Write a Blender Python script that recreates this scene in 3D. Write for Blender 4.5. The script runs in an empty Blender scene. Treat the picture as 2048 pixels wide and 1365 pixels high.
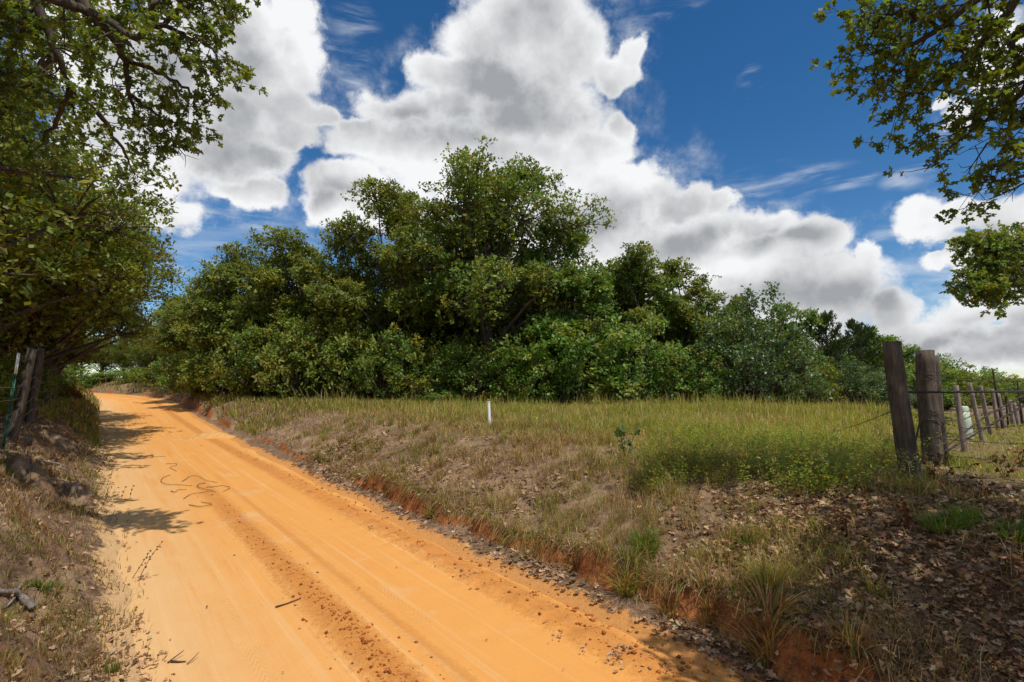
import bpy, math, random
import numpy as np
R = math.radians
random.seed(7)
rng = np.random.default_rng(11)
sc = bpy.context.scene
COL = sc.collection

# ------------------------------------------------------------------ camera
CAM_Z, F, PITCH = 2.4, 1024.0, math.atan(82.5 / 1024.0)
cam_d = bpy.data.cameras.new('camera'); cam_d.lens = 18.0; cam_d.sensor_width = 36.0
cam_d.clip_start = 0.05; cam_d.clip_end = 6000.0
cam = bpy.data.objects.new('camera', cam_d); COL.objects.link(cam)
cam.location = (0, 0, CAM_Z); cam.rotation_euler = (math.pi / 2 + PITCH, 0, 0)
sc.camera = cam
CP, SP = math.cos(PITCH), math.sin(PITCH)
def ray(px, py):
    a = (px - 1024.0) / F; b = (682.5 - py) / F
    d = np.array([a, CP - b * SP, SP + b * CP]); return d
def at(px, py, y):
    """point on the sight line of a photograph pixel at distance y in front of the camera"""
    d = ray(px, py); return np.array([0, 0, CAM_Z]) + d * (y / d[1])
def azel(px, py):
    d = ray(px, py); return math.atan2(d[0], d[1]), math.atan2(d[2], math.hypot(d[0], d[1]))

# ------------------------------------------------------------------ light
SUN_EL, SUN_AZ = R(61), R(141)          # azimuth clockwise from +Y: behind the camera, to the right
sdir = np.array([math.sin(SUN_AZ) * math.cos(SUN_EL), math.cos(SUN_AZ) * math.cos(SUN_EL), math.sin(SUN_EL)])
sun_d = bpy.data.lights.new('sun', 'SUN'); sun_d.energy = 3.5; sun_d.angle = R(0.53); sun_d.color = (1.0, 0.955, 0.87)
sun = bpy.data.objects.new('sun', sun_d); COL.objects.link(sun)
from mathutils import Vector
sun.rotation_euler = Vector(-sdir).to_track_quat('-Z', 'Y').to_euler()
sc.view_settings.view_transform = 'Standard'; sc.view_settings.look = 'None'
sc.view_settings.exposure = 0.22; sc.view_settings.gamma = 1.0
sc.view_settings.use_curve_mapping = False
sc.cycles.max_bounces = 7; sc.cycles.diffuse_bounces = 4; sc.cycles.glossy_bounces = 2
sc.cycles.transmission_bounces = 4; sc.cycles.transparent_max_bounces = 4
sc.cycles.caustics_reflective = False; sc.cycles.caustics_refractive = False
sc.cycles.use_denoising = True
try:
    sc.cycles.denoiser = 'OPENIMAGEDENOISE'; sc.cycles.denoising_input_passes = 'RGB_ALBEDO_NORMAL'; sc.cycles.denoising_prefilter = 'ACCURATE'
except Exception:
    pass

class NT:
    """small helper for node trees"""
    def __init__(s, tree): s.t = tree; s.n = tree.nodes; s.l = tree.links
    def new(s, typ, **kw):
        n = s.n.new(typ)
        for k, v in kw.items():
            if hasattr(n, k): setattr(n, k, v)
        return n
    def put(s, sock, v):
        if v is None: return
        if isinstance(v, bpy.types.NodeSocket): s.l.new(v, sock)
        else: sock.default_value = v
    def math(s, op, a, b=None, c=None, clamp=False):
        n = s.n.new('ShaderNodeMath'); n.operation = op; n.use_clamp = clamp
        s.put(n.inputs[0], a); s.put(n.inputs[1], b); s.put(n.inputs[2], c)
        return n.outputs[0]
    def vmath(s, op, a, b=None, c=None, out=0):
        n = s.n.new('ShaderNodeVectorMath'); n.operation = op
        s.put(n.inputs[0], a); s.put(n.inputs[1], b); s.put(n.inputs[2], c)
        return n.outputs[out]
    def noise(s, vec, scale, detail=4, rough=0.55, dim='3D', out='Fac', dist=0.0):
        n = s.n.new('ShaderNodeTexNoise'); n.noise_dimensions = dim
        s.put(n.inputs['Vector'], vec); n.inputs['Scale'].default_value = scale; n.inputs['Detail'].default_value = detail
        n.inputs['Roughness'].default_value = rough; n.inputs['Distortion'].default_value = dist
        return n.outputs[out]
    def step(s, v, a, b, lo=0.0, hi=1.0):
        n = s.n.new('ShaderNodeMapRange'); n.interpolation_type = 'SMOOTHSTEP'
        s.put(n.inputs[0], v); n.inputs[1].default_value = a; n.inputs[2].default_value = b
        n.inputs[3].default_value = lo; n.inputs[4].default_value = hi
        return n.outputs[0]
    def mix(s, fac, a, b, mode='MIX'):
        n = s.n.new('ShaderNodeMix'); n.data_type = 'RGBA'; n.blend_type = mode
        s.put(n.inputs[0], fac)
        for sock, v in ((n.inputs[6], a), (n.inputs[7], b)):
            if isinstance(v, tuple): v = (v[0], v[1], v[2], 1.0)
            s.put(sock, v)
        return n.outputs[2]

# ------------------------------------------------------------------ sky: blue Nishita sky with cumulus clouds
world = bpy.data.worlds.new('World'); sc.world = world; world.use_nodes = True
w = NT(world.node_tree); w.n.clear()
sky = w.new('ShaderNodeTexSky'); sky.sky_type = 'NISHITA'; sky.sun_disc = False
sky.sun_elevation = SUN_EL; sky.sun_rotation = SUN_AZ; sky.altitude = 150; sky.air_density = 0.85; sky.dust_density = 0.0; sky.ozone_density = 1.8
SKY_K = 0.095
tc = w.new('ShaderNodeTexCoord'); D = tc.outputs['Generated']
sep = w.new('ShaderNodeSeparateXYZ'); w.l.new(D, sep.inputs[0])
AZ = w.math('ARCTAN2', sep.outputs[0], sep.outputs[1])
EL = w.math('ARCSINE', sep.outputs[2])
comb = w.new('ShaderNodeCombineXYZ'); w.l.new(AZ, comb.inputs[0]); w.l.new(EL, comb.inputs[1])
AE = comb.outputs[0]
# ragged outline: two scales of domain warp
wn = w.noise(D, 5.0, 3, 0.5, out='Color')
wn2 = w.noise(D, 17.0, 6, 0.62, out='Color')
warp = w.vmath('MULTIPLY_ADD', w.vmath('SUBTRACT', wn, (0.5, 0.5, 0.5)), (0.13, 0.11, 0.0), AE)
warp2 = w.vmath('MULTIPLY_ADD', w.vmath('SUBTRACT', wn2, (0.5, 0.5, 0.5)), (0.055, 0.055, 0.0), warp)
def blobfield(vec, blobs, k):
    cur = None
    for (px, py, rx, ry) in blobs:
        a0, e0 = azel(px, py)
        ra = max(abs(azel(px + rx, py)[0] - azel(px - rx, py)[0]) / 2, 1e-3)
        re = max(abs(azel(px, py + ry)[1] - azel(px, py - ry)[1]) / 2, 1e-3)
        v = w.vmath('MULTIPLY_ADD', vec, (1 / ra, 1 / re, 0.0), (-a0 / ra, -e0 / re, 0.0))
        dd = w.vmath('LENGTH', v, out=1)
        cur = dd if cur is None else w.math('SMOOTH_MIN', cur, dd, k)
    return w.math('SUBTRACT', 1.0, cur)
CLOUDS = [(440, 30, 205, 120), (520, 150, 135, 85), (600, 215, 85, 55), (430, 280, 180, 110), (330, 160, 160, 150), (530, 310, 90, 55), (600, 30, 55, 60),
          (1040, 60, 175, 140), (910, 140, 120, 70), (800, 215, 110, 55), (1130, 120, 120, 120), (1245, 130, 62, 62), (1262, 80, 36, 42), (1080, 240, 200, 110),
          (760, 290, 130, 65), (690, 375, 110, 55), (900, 330, 210, 110), (1160, 330, 90, 60), (1262, 245, 44, 42), (1215, 300, 80, 60), (1250, 380, 130, 80), (1360, 420, 90, 52),
          (1100, 470, 300, 120), (1430, 420, 42, 32), (860, 450, 150, 60), (905, 205, 90, 60), (985, 165, 130, 90), (485, 225, 100, 70), (615, 120, 55, 90), (650, 228, 55, 34), (590, 265, 70, 45), (480, 375, 110, 42), (720, 255, 62, 40), (640, 410, 70, 45), (740, 440, 120, 45), (1040, 330, 120, 60), (1150, 600, 420, 90), (260, 330, 160, 120), (200, 120, 160, 140), (300, 420, 130, 40), (1480, 670, 260, 60), (1400, 475, 110, 50), (1330, 500, 120, 60), (1800, 660, 110, 50),
          (1520, 465, 90, 42), (1625, 490, 105, 50), (1440, 540, 190, 85), (1690, 560, 120, 65), (1770, 620, 85, 45), (1570, 600, 230, 90), (1740, 520, 40, 30),
          (1870, 440, 80, 52), (1960, 430, 110, 42), (2060, 440, 90, 50), (1960, 520, 62, 60), (1900, 510, 45, 26),
          (1945, 640, 110, 50), (1830, 690, 130, 42), (2010, 720, 190, 55), (2010, 600, 90, 40), (2080, 640, 90, 90), (1900, 740, 220, 35),
          (2030, 100, 85, 95), (1950, 220, 62, 42), (1900, 195, 30, 20)]
GREY = [(460, 310, 170, 60), (400, 120, 150, 110), (1010, 175, 170, 95), (880, 255, 170, 55), (1130, 220, 130, 60), (1040, 60, 110, 60), (1240, 430, 150, 40), (1400, 480, 90, 25), (1570, 600, 200, 30),
        (1530, 497, 90, 16), (1960, 690, 150, 30), (2060, 740, 150, 25), (640, 390, 90, 25), (1850, 730, 120, 20), (1960, 480, 60, 14)]
inside = blobfield(warp2, CLOUDS, 0.22)
fine = w.noise(D, 26.0, 8, 0.64)
vor = w.new('ShaderNodeTexVoronoi', feature='F1'); w.l.new(w.vmath('MULTIPLY_ADD', wn2, (0.05, 0.05, 0.05), D), vor.inputs['Vector'])
vor.inputs['Scale'].default_value = 13.0; vor.inputs['Detail'].default_value = 2.0; vor.inputs['Roughness'].default_value = 0.6;
vr = w.math('MULTIPLY', w.math('SUBTRACT', 0.86, vor.outputs['Distance']), w.step(inside, 0.42, 0.10))
inside = w.math('MULTIPLY_ADD', vr, 0.30, inside)
den = w.math('MULTIPLY_ADD', w.math('SUBTRACT', fine, 0.5), 0.62, inside)
# elsewhere in the sky the same kind of broken cumulus
gen = w.noise(w.vmath('MULTIPLY', D, (1.0, 1.0, 2.2)), 2.3, 9, 0.55)
gen = w.math('MULTIPLY', w.math('SUBTRACT', gen, 0.50), 4.0)
frame = w.math('MAXIMUM', w.math('SUBTRACT', w.math('ABSOLUTE', AZ), 0.86), w.math('MULTIPLY', w.math('SUBTRACT', EL, 0.70), 1.3))
den_all = w.math('MAXIMUM', den, w.math('ADD', gen, w.step(frame, -0.05, 0.12, -3.0, 0.0)))
soft = w.noise(D, 3.1, 2, 0.5)
veil = w.math('MULTIPLY', w.step(den_all, -0.55, 0.15), w.step(w.noise(D, 11.0, 7, 0.65), 0.44, 0.72, 0.0, 0.55))
alpha = w.math('MAXIMUM', w.step(w.math('MULTIPLY_ADD', soft, -0.10, den_all), -0.12, 0.30), veil)
# thin streaks
sn = w.noise(w.vmath('MULTIPLY', AE, (5.0, 26.0, 1.0)), 1.0, 7, 0.62, dist=0.6)
WISP = [(1560, 372, 150, 45), (1650, 378, 110, 16), (1850, 345, 75, 30), (1497, 190, 34, 26), (1770, 258, 34, 20), (1720, 350, 60, 14), (450, 435, 190, 55), (380, 520, 130, 60),
        (700, 130, 50, 60), (1560, 190, 40, 12), (1850, 560, 90, 60), (1790, 470, 60, 40), (560, 480, 120, 30), (700, 40, 60, 40), (1300, 20, 100, 30)]
wi = blobfield(warp, WISP, 0.2)
wisp = w.math('MULTIPLY', w.step(wi, -0.2, 0.6), w.step(sn, 0.42, 0.76, 0.0, 0.62), clamp=True)
# cloud light: thin rims pass the sun, thick cores turn grey; relief from the billows seen towards the sun
g = w.step(blobfield(warp, GREY, 0.6), -1.2, 0.9)
b1 = w.noise(D, 8.0, 5, 0.5)
b2 = w.noise(w.vmath('ADD', D, (float(sdir[0]) * .02, float(sdir[1]) * .02, float(sdir[2]) * .022)), 9.0, 7, 0.58)
relief = w.math('ADD', w.math('MULTIPLY', w.math('SUBTRACT', b1, b2), 1.3), w.math('MULTIPLY', w.math('SUBTRACT', 0.75, vor.outputs['Distance']), 0.10))
core = w.step(den_all, 0.15, 1.2)
gsum = w.math('MULTIPLY', w.math('MULTIPLY', w.math('ADD', w.math('MULTIPLY', g, 0.92), 0.10), w.step(den_all, 0.05, 0.75, 0.12, 1.0)), w.math('MULTIPLY_ADD', w.noise(D, 7.0, 6, 0.55), 1.7, 0.05))
gsum = w.math('SUBTRACT', gsum, relief, clamp=True)
K = 1.0 / SKY_K
ccol = w.mix(gsum, (0.80 * K, 0.805 * K, 0.815 * K), (0.31 * K, 0.322 * K, 0.34 * K))
hs = w.new('ShaderNodeHueSaturation'); w.l.new(sky.outputs[0], hs.inputs['Color']); hs.inputs['Saturation'].default_value = 1.32
base = w.mix(wisp, hs.outputs[0], (0.62 * K, 0.66 * K, 0.72 * K))
full = w.mix(alpha, base, ccol)
bg = w.new('ShaderNodeBackground'); w.l.new(full, bg.inputs[0]); bg.inputs[1].default_value = SKY_K
wo = w.new('ShaderNodeOutputWorld'); w.l.new(bg.outputs[0], wo.inputs[0])
world.cycles.sampling_method = 'NONE'

# ------------------------------------------------------------------ mesh helpers
def norm(v): return v / np.maximum(np.linalg.norm(v, axis=-1, keepdims=True), 1e-9)
def _hash(ix, iy, seed):
    h = (ix.astype(np.int64) * 374761393 + iy.astype(np.int64) * 668265263 + seed * 1442695041) & 0x7fffffff
    h = ((h ^ (h >> 13)) * 1274126177) & 0x7fffffff
    return ((h ^ (h >> 16)) & 0xffff) / 65535.0
def vn(x, y, seed=0):
    x, y = np.broadcast_arrays(np.asarray(x, float), np.asarray(y, float))
    ix, iy = np.floor(x), np.floor(y); fx, fy = x - ix, y - iy
    fx = fx * fx * (3 - 2 * fx); fy = fy * fy * (3 - 2 * fy)
    a, b = _hash(ix, iy, seed), _hash(ix + 1, iy, seed); c, d = _hash(ix, iy + 1, seed), _hash(ix + 1, iy + 1, seed)
    return (a * (1 - fx) + b * fx) * (1 - fy) + (c * (1 - fx) + d * fx) * fy
def fbm(x, y, seed=0, o=4):
    t, a, f, n = 0.0, 0.5, 1.0, 0.0
    for i in range(o):
        t = t + a * (vn(np.asarray(x) * f + 7.3 * i, np.asarray(y) * f - 3.1 * i, seed + i) * 2 - 1); n += a; a *= .5; f *= 2.03
    return t / n
def sst(x, a, b):
    t = np.clip((np.asarray(x, float) - a) / (b - a), 0, 1); return t * t * (3 - 2 * t)

def mesh_raw(name, verts, faces_flat, sizes, mat, smooth=False, attrs=None, uv=None):
    me = bpy.data.meshes.new(name)
    verts = np.ascontiguousarray(verts, np.float32); faces_flat = np.ascontiguousarray(faces_flat, np.int32).ravel()
    nf = len(sizes); sizes = np.asarray(sizes, np.int32)
    me.vertices.add(len(verts)); me.vertices.foreach_set('co', verts.ravel())
    me.loops.add(len(faces_flat)); me.loops.foreach_set('vertex_index', faces_flat)
    me.polygons.add(nf)
    me.polygons.foreach_set('loop_start', np.concatenate([[0], np.cumsum(sizes)[:-1]]).astype(np.int32))
    me.polygons.foreach_set('loop_total', sizes)
    if smooth: me.polygons.foreach_set('use_smooth', np.ones(nf, bool))
    for k, v in (attrs or {}).items():
        v = np.ascontiguousarray(v, np.float32)
        if v.ndim == 1:
            a = me.attributes.new(k, 'FLOAT', 'POINT'); a.data.foreach_set('value', v)
        else:
            a = me.attributes.new(k, 'FLOAT_COLOR', 'POINT')
            if v.shape[1] == 3: v = np.concatenate([v, np.ones((len(v), 1), np.float32)], 1)
            a.data.foreach_set('color', v.ravel())
    if uv is not None:
        l = me.uv_layers.new(name='UVMap'); l.data.foreach_set('uv', np.ascontiguousarray(uv[faces_flat], np.float32).ravel())
    me.update(calc_edges=True)
    if mat is not None: me.materials.append(mat)
    return me
def link(name, me, parent=None, loc=(0, 0, 0)):
    o = bpy.data.objects.new(name, me); COL.objects.link(o); o.location = [float(c) for c in loc]
    if parent is not None: o.parent = parent
    return o
def empty(name, loc=(0, 0, 0)):
    o = bpy.data.objects.new(name, None); COL.objects.link(o); o.location = [float(c) for c in loc]; o.empty_display_size = .2
    return o
def tag(o, label=None, cat=None, group=None, kind=None):
    for k, v in (('label', label), ('category', cat), ('group', group), ('kind', kind)):
        if v: o[k] = v
    return o

class MB:
    """collects tubes, boxes and fans and builds them as one mesh"""
    def __init__(s): s.v = []; s.f = []; s.z = []; s.n = 0; s.c = []
    def add(s, v, faces, col=None):
        v = np.asarray(v, float); s.v.append(v)
        for f in faces: s.f.extend([i + s.n for i in f]); s.z.append(len(f))
        s.n += len(v)
        s.c.append(np.tile(np.asarray(col if col is not None else (1, 1, 1), float), (len(v), 1)))
    def tube(s, pts, rad, sides=6, cap=True, wob=0.0, col=None, flat=1.0):
        pts = np.asarray(pts, float); n = len(pts); rad = np.broadcast_to(np.asarray(rad, float), (n,))
        tg = np.gradient(pts, axis=0); tg = norm(tg)
        up = np.array([0, 0, 1.0]) if abs(tg[0][2]) < .9 else np.array([1.0, 0, 0])
        ang = np.linspace(0, 2 * np.pi, sides, endpoint=False)
        V = np.empty((n, sides, 3)); a = norm(np.cross(tg[0], up))
        for i in range(n):
            a = a - tg[i] * a.dot(tg[i]); a = a / max(np.linalg.norm(a), 1e-9); b = np.cross(tg[i], a)
            rr = rad[i] * (1 + (wob * (rng.random(sides) - .5) if wob else 0))
            V[i] = pts[i] + (np.cos(ang) * rr)[:, None] * a + (np.sin(ang) * rr * flat)[:, None] * b
        fs = [(i * sides + k, i * sides + (k + 1) % sides, (i + 1) * sides + (k + 1) % sides, (i + 1) * sides + k) for i in range(n - 1) for k in range(sides)]
        if cap: fs += [tuple(range(sides))[::-1], tuple((n - 1) * sides + k for k in range(sides))]
        s.add(V.reshape(-1, 3), fs, col)
    def box(s, c, h, col=None, M=None):
        v = np.array([[x, y, z] for x in (-1, 1) for y in (-1, 1) for z in (-1, 1)], float) * np.asarray(h)
        if M is not None: v = v @ np.asarray(M).T
        s.add(v + np.asarray(c), [(0, 1, 3, 2), (4, 6, 7, 5), (0, 4, 5, 1), (2, 3, 7, 6), (0, 2, 6, 4), (1, 5, 7, 3)], col)
    def mesh(s, name, mat, smooth=False):
        return mesh_raw(name, np.concatenate(s.v), np.array(s.f), s.z, mat, smooth, {'col': np.concatenate(s.c)})
    def build(s, name, mat, parent=None, smooth=False, loc=(0, 0, 0)):
        return link(name, s.mesh(name, mat, smooth), parent, loc)

# ------------------------------------------------------------------ materials
def material(name):
    m = bpy.data.materials.new(name); m.use_nodes = True; t = NT(m.node_tree)
    b = t.n['Principled BSDF']; b.inputs['Specular IOR Level'].default_value = 0.25
    return m, t, b
def leaf_material(name, trans=0.35, rough=0.5, spec=0.35, gain=1.0):
    m = bpy.data.materials.new(name); m.use_nodes = True; t = NT(m.node_tree); t.n.clear()
    at_ = t.new('ShaderNodeAttribute', attribute_name='col')
    c = at_.outputs['Color']
    if gain != 1.0:
        c = t.vmath('SCALE', c); c.node.inputs['Scale'].default_value = gain
    p = t.new('ShaderNodeBsdfPrincipled'); t.l.new(c, p.inputs['Base Color']); p.inputs['Roughness'].default_value = rough; p.inputs['Specular IOR Level'].default_value = spec
    tr = t.new('ShaderNodeBsdfTranslucent')
    t.l.new(t.mix(1.0, c, (1.5, 1.35, 0.5), 'MULTIPLY'), tr.inputs[0])
    mx = t.new('ShaderNodeMixShader'); mx.inputs[0].default_value = trans
    t.l.new(p.outputs[0], mx.inputs[1]); t.l.new(tr.outputs[0], mx.inputs[2])
    o = t.new('ShaderNodeOutputMaterial'); t.l.new(mx.outputs[0], o.inputs[0])
    return m
M_LEAF = leaf_material('oak_leaf', 0.36, 0.5, 0.3)
M_LEAF_GLOSS = leaf_material('vine_leaf', 0.25, 0.42, 0.4)
M_CEDAR = leaf_material('juniper_needle', 0.15, 0.6, 0.2)
M_GRASS = leaf_material('grass_blade', 0.42, 0.5, 0.25)
M_LITTER = leaf_material('dead_leaf', 0.12, 0.75, 0.15)
def bark_material(name, c1, c2, scale=9.0, bump=0.6):
    m, t, b = material(name); tcn = t.new('ShaderNodeTexCoord')
    v = t.vmath('MULTIPLY', tcn.outputs['Object'], (1.0, 1.0, 0.16))
    n1 = t.noise(v, scale * 2.6, 6, 0.65); n2 = t.noise(tcn.outputs['Object'], scale * 0.35, 4)
    f = t.math('MULTIPLY_ADD', n2, 0.5, t.math('MULTIPLY', n1, 0.8)); f = t.step(f, 0.4, 0.9)
    streak_ = t.step(t.noise(t.vmath('MULTIPLY', tcn.outputs['Object'], (1.0, 1.0, 0.07)), scale * 3.2, 4, 0.6), .60, .72, 0, .7)
    t.l.new(t.mix(streak_, t.mix(f, c1, c2), tuple(x * 1.7 for x in c2)), b.inputs['Base Color']); b.inputs['Roughness'].default_value = 0.9
    bp = t.new('ShaderNodeBump'); bp.inputs['Strength'].default_value = bump; bp.inputs['Distance'].default_value = 0.03
    t.l.new(n1, bp.inputs['Height']); t.l.new(bp.outputs[0], b.inputs['Normal'])
    return m
M_BARK = bark_material('oak_bark', (0.035, 0.026, 0.020), (0.12, 0.095, 0.075))
M_POST = bark_material('weathered_post', (0.035, 0.027, 0.021), (0.14, 0.108, 0.082), 8.0, 0.8)
M_POST_GREY = bark_material('grey_cedar_post', (0.13, 0.095, 0.075), (0.34, 0.27, 0.23), 10.0, 0.8)
M_DEAD = bark_material('dead_wood', (0.12, 0.10, 0.085), (0.36, 0.32, 0.28), 14.0, 0.6)
def plain(name, c, rough=0.6, metal=0.0, var=0.25, scale=14.0):
    m, t, b = material(name); tcn = t.new('ShaderNodeTexCoord')
    n1 = t.noise(tcn.outputs['Object'], scale, 6, 0.62)
    f = t.step(n1, 0.35, 0.7)
    t.l.new(t.mix(f, tuple(x * (1 - var) for x in c), tuple(min(1, x * (1 + var)) for x in c)), b.inputs['Base Color'])
    b.inputs['Roughness'].default_value = rough; b.inputs['Metallic'].default_value = metal
    return m
M_WIRE = plain('rusty_wire', (0.085, 0.06, 0.045), 0.7, 0.3)
M_WIRE_PALE = plain('galvanised_wire', (0.38, 0.36, 0.34), 0.5, 0.5)
M_PIPE = plain('dark_pipe', (0.045, 0.04, 0.038), 0.5, 0.6)
M_TPOST = plain('green_steel', (0.02, 0.085, 0.055), 0.55, 0.0)
M_TPOST_RUST = plain('rusty_steel', (0.09, 0.055, 0.035), 0.75, 0.2)
M_WHITE = plain('white_paint', (0.78, 0.76, 0.72), 0.5, 0.0, 0.06)
M_PED = plain('pale_green_plastic', (0.46, 0.52, 0.40), 0.45, 0.0, 0.06, 5.0)
M_PVC = plain('white_plastic_pipe', (0.80, 0.78, 0.74), 0.4, 0.0, 0.05)
M_STALK = plain('dry_stalk', (0.10, 0.05, 0.03), 0.8)
M_VINE = plain('dry_vine', (0.20, 0.115, 0.055), 0.8)

# ------------------------------------------------------------------ lie of the land
U = np.array([-0.625, 0.7806]); Nn = np.array([0.7806, 0.625])    # along the road, across it to the right
def off(s):
    q = np.clip(np.asarray(s, float) - 52.0, 0, None); return -0.016 * q * q / (1 + q / 40.0)
def st_of(x, y):
    s = x * U[0] + y * U[1]; t = x * Nn[0] + y * Nn[1]; return s, t - off(s)
def xy_of(s, T):
    t = T + off(s); return s * U[0] + t * Nn[0], s * U[1] + t * Nn[1]
def edge_l(s): return 0.42 - 0.006 * np.clip(s, 0, 40) + 0.17 * fbm(np.asarray(s) * 1.1, 0.3, 5, 5)
def edge_r(s): return 3.90 + 0.018 * np.clip(s, 0, 50) + 0.14 * fbm(np.asarray(s) * .7, 4.3, 9, 3)
def rise(s): return 1.15 * sst(s, 20, 78) + 1.2 * sst(s, 70, 130)
def height(x, y):
    x = np.asarray(x, float); y = np.asarray(y, float)
    s, T = st_of(x, y)
    sc_ = np.clip(s, -20, 140)
    tl, tr = edge_l(sc_), edge_r(sc_)
    zr = rise(s)
    a = tl - T; b = T - tr
    # road bed: shallow tracks, grader windrow in the middle, scalloped windrow on the right edge
    near = 1 - sst(s, 12, 20)
    road = -0.05 * np.exp(-((T - 1.15) / .35) ** 2) - 0.045 * np.exp(-((T - 2.85) / .38) ** 2) + 0.016 * fbm(s * .9, T * 1.9, 21, 4) + 0.006 * fbm(s * 5, T * 4, 23, 3)
    lump = 0.55 + 0.9 * vn(s * 9, T * 9, 31) * vn(s * 2.1, T * 3, 33)
    road = road + near * 0.06 * np.exp(-((T - 1.95 - .06 * fbm(s * .6, 1.1, 41, 2)) / .13) ** 2) * lump
    road = road + (0.3 + .7 * near) * 0.065 * np.exp(-((T - tr + .30) / .22) ** 2) * (0.45 + 0.75 * np.abs(np.sin(s * 7.3 + 2.2 * fbm(s * .9, 2.0, 43, 2)))) * lump
    # left bank
    mound = fbm(s * .75, T * .95, 51, 4)
    crev = 1 - np.clip(np.abs(fbm(s * 1.15 + .4 * mound, T * 1.3, 57, 3)) * 4.5, 0, 1)
    left = 1.02 * sst(a + .3 * mound, 0.02, 1.6) - .26 * crev ** 1.5 * sst(a, .25, .8) * (1 - sst(s, 16, 24)) + 0.30 * sst(a, 1.2, 3.2) + 0.30 * mound * sst(a, .15, .9) + 0.035 * fbm(s * 4, T * 4, 53, 3) * sst(a, 0, .3)
    # right bank: leaf-strewn toe, a broken red scarp, a long grassy slope up to the field
    fx = fbm(s * .55, T * .10, 61, 4); fy = fbm(s * 1.9, T * .3, 63, 3)
    bs = b + .30 * fx + .22 * fy
    gap = np.maximum(sst(vn(s * .55 + 3.3, 0.5, 65), .30, .55), sst(s, .6, 1.6) * (1 - sst(s, 8.0, 9.5)) * (.45 + .55 * sst(vn(s * 1.3, 0.5, 66), .15, .4)))
    far = sst(s, 22, 34) * (1 - sst(s, 52, 62))
    hs = (0.33 + .34 * far) * gap * (.5 + .5 * sst(vn(s * 1.7, 1.5, 67), .25, .6))
    bs = bs + .09 * fbm(s * 6, T * 3, 69, 3)
    scarp = hs * sst(bs, .52, .52 + .14 + .1 * (1 - gap))
    right = 0.10 * sst(b, 0.0, .6) + scarp + (1.02 - hs) * sst(bs, .45, 3.6 - 1.6 * far) + 0.05 * fbm(s * 1.2, T * 1.2, 71, 4) * sst(b, .1, .8) + 0.02 * fbm(s * 6, T * 6, 73, 3) * sst(b, 0, .4)
    z = np.where(a > 0, left, np.where(b > 0, right, road))
    z = z + zr * (1 - 0.55 * sst(b, 3, 25))
    # the land falls away to the right and far behind
    z = z - 1.3 * sst(x, 9, 46) - 9.0 * sst(x, 46, 190) - 3.0 * sst(y, 60, 260) * sst(x, -40, 60)
    z = z + 0.10 * fbm(x * .16, y * .16, 81, 3) * sst(np.hypot(x, y), 6, 14) * np.where((a > 0) | (b > 0), sst(np.maximum(a, b), .4, 3), 0)
    return z
def G(x, y): return float(height(np.array([x]), np.array([y]))[0])
def ground_at(px, py, far=140.0):
    """where the sight line of a pixel meets the ground"""
    d = ray(px, py); k = np.concatenate([np.arange(1.5, 30, .02), np.arange(30, far, .1)])
    P = np.array([0, 0, CAM_Z]) + k[:, None] * d
    hit = np.nonzero(P[:, 2] < height(P[:, 0], P[:, 1]))[0]
    p = P[hit[0]] if len(hit) else P[-1]
    return np.array([p[0], p[1], G(p[0], p[1])])

def grow_axis(a, b, step, lo, hi, fac=1.09):
    v = list(np.arange(a, b + 1e-6, step)); d = step
    while v[-1] < hi: d *= fac; v.append(v[-1] + d)
    d = step
    while v[0] > lo: d *= fac; v.insert(0, v[0] - d)
    return np.array(v)
sa = grow_axis(0.5, 15, 0.07, -40, 900, 1.04)
ta = np.concatenate([grow_axis(-2.4, 0.24, 0.06, -500, 0.24, 1.10), grow_axis(0.3, 7.0, 0.055, .3, 900, 1.055)])
jl, jr = int(np.argmin(np.abs(ta - .3))), int(np.argmin(np.abs(ta - 4.0)))
S_, T0_ = np.meshgrid(sa, ta, indexing='ij')
# two grid columns follow the road edges, so road and ground meet on one line
dl_, dr_ = edge_l(np.clip(S_, -20, 140)) - ta[jl], edge_r(np.clip(S_, -20, 140)) - ta[jr]
q_ = np.clip((T0_ - ta[jl]) / (ta[jr] - ta[jl]), 0, 1)
T_ = T0_ + dl_ * (1 - q_) + dr_ * q_
X_, Y_ = xy_of(S_, T_); Z_ = height(X_, Y_)
ns, nt = S_.shape
idx = np.arange(ns * nt).reshape(ns, nt)
quads = np.stack([idx[:-1, :-1], idx[:-1, 1:], idx[1:, 1:], idx[1:, :-1]], -1).reshape(-1, 4)
isroad = np.zeros((ns - 1, nt - 1), bool); isroad[:, jl:jr] = True; isroad[sa[:-1] > 160] = False; isroad = isroad.ravel()
P_ = np.stack([X_, Y_, Z_], -1).reshape(-1, 3); UV_ = np.stack([S_, T_], -1).reshape(-1, 2)
gx, gy = np.gradient(Z_, sa, axis=0), np.gradient(Z_, ta, axis=1); slope = np.sqrt(gx ** 2 + gy ** 2).ravel()
bb = (T_ - edge_r(np.clip(S_, -20, 140))).ravel(); aa = (edge_l(np.clip(S_, -20, 140)) - T_).ravel()
orange = np.clip(sst(slope, .75, 1.3) * (bb > .2) * (1 - sst(bb, 2.2, 3.5)), 0, 1)
spill = np.clip((1 - sst(bb, .0, .6)) * (bb > -.4), 0, 1); spill_l = np.clip((1 - sst(aa, .0, .6)) * (aa > -.4), 0, 1)
lushness = sst(bb, 2.0, 5.0)

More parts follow.
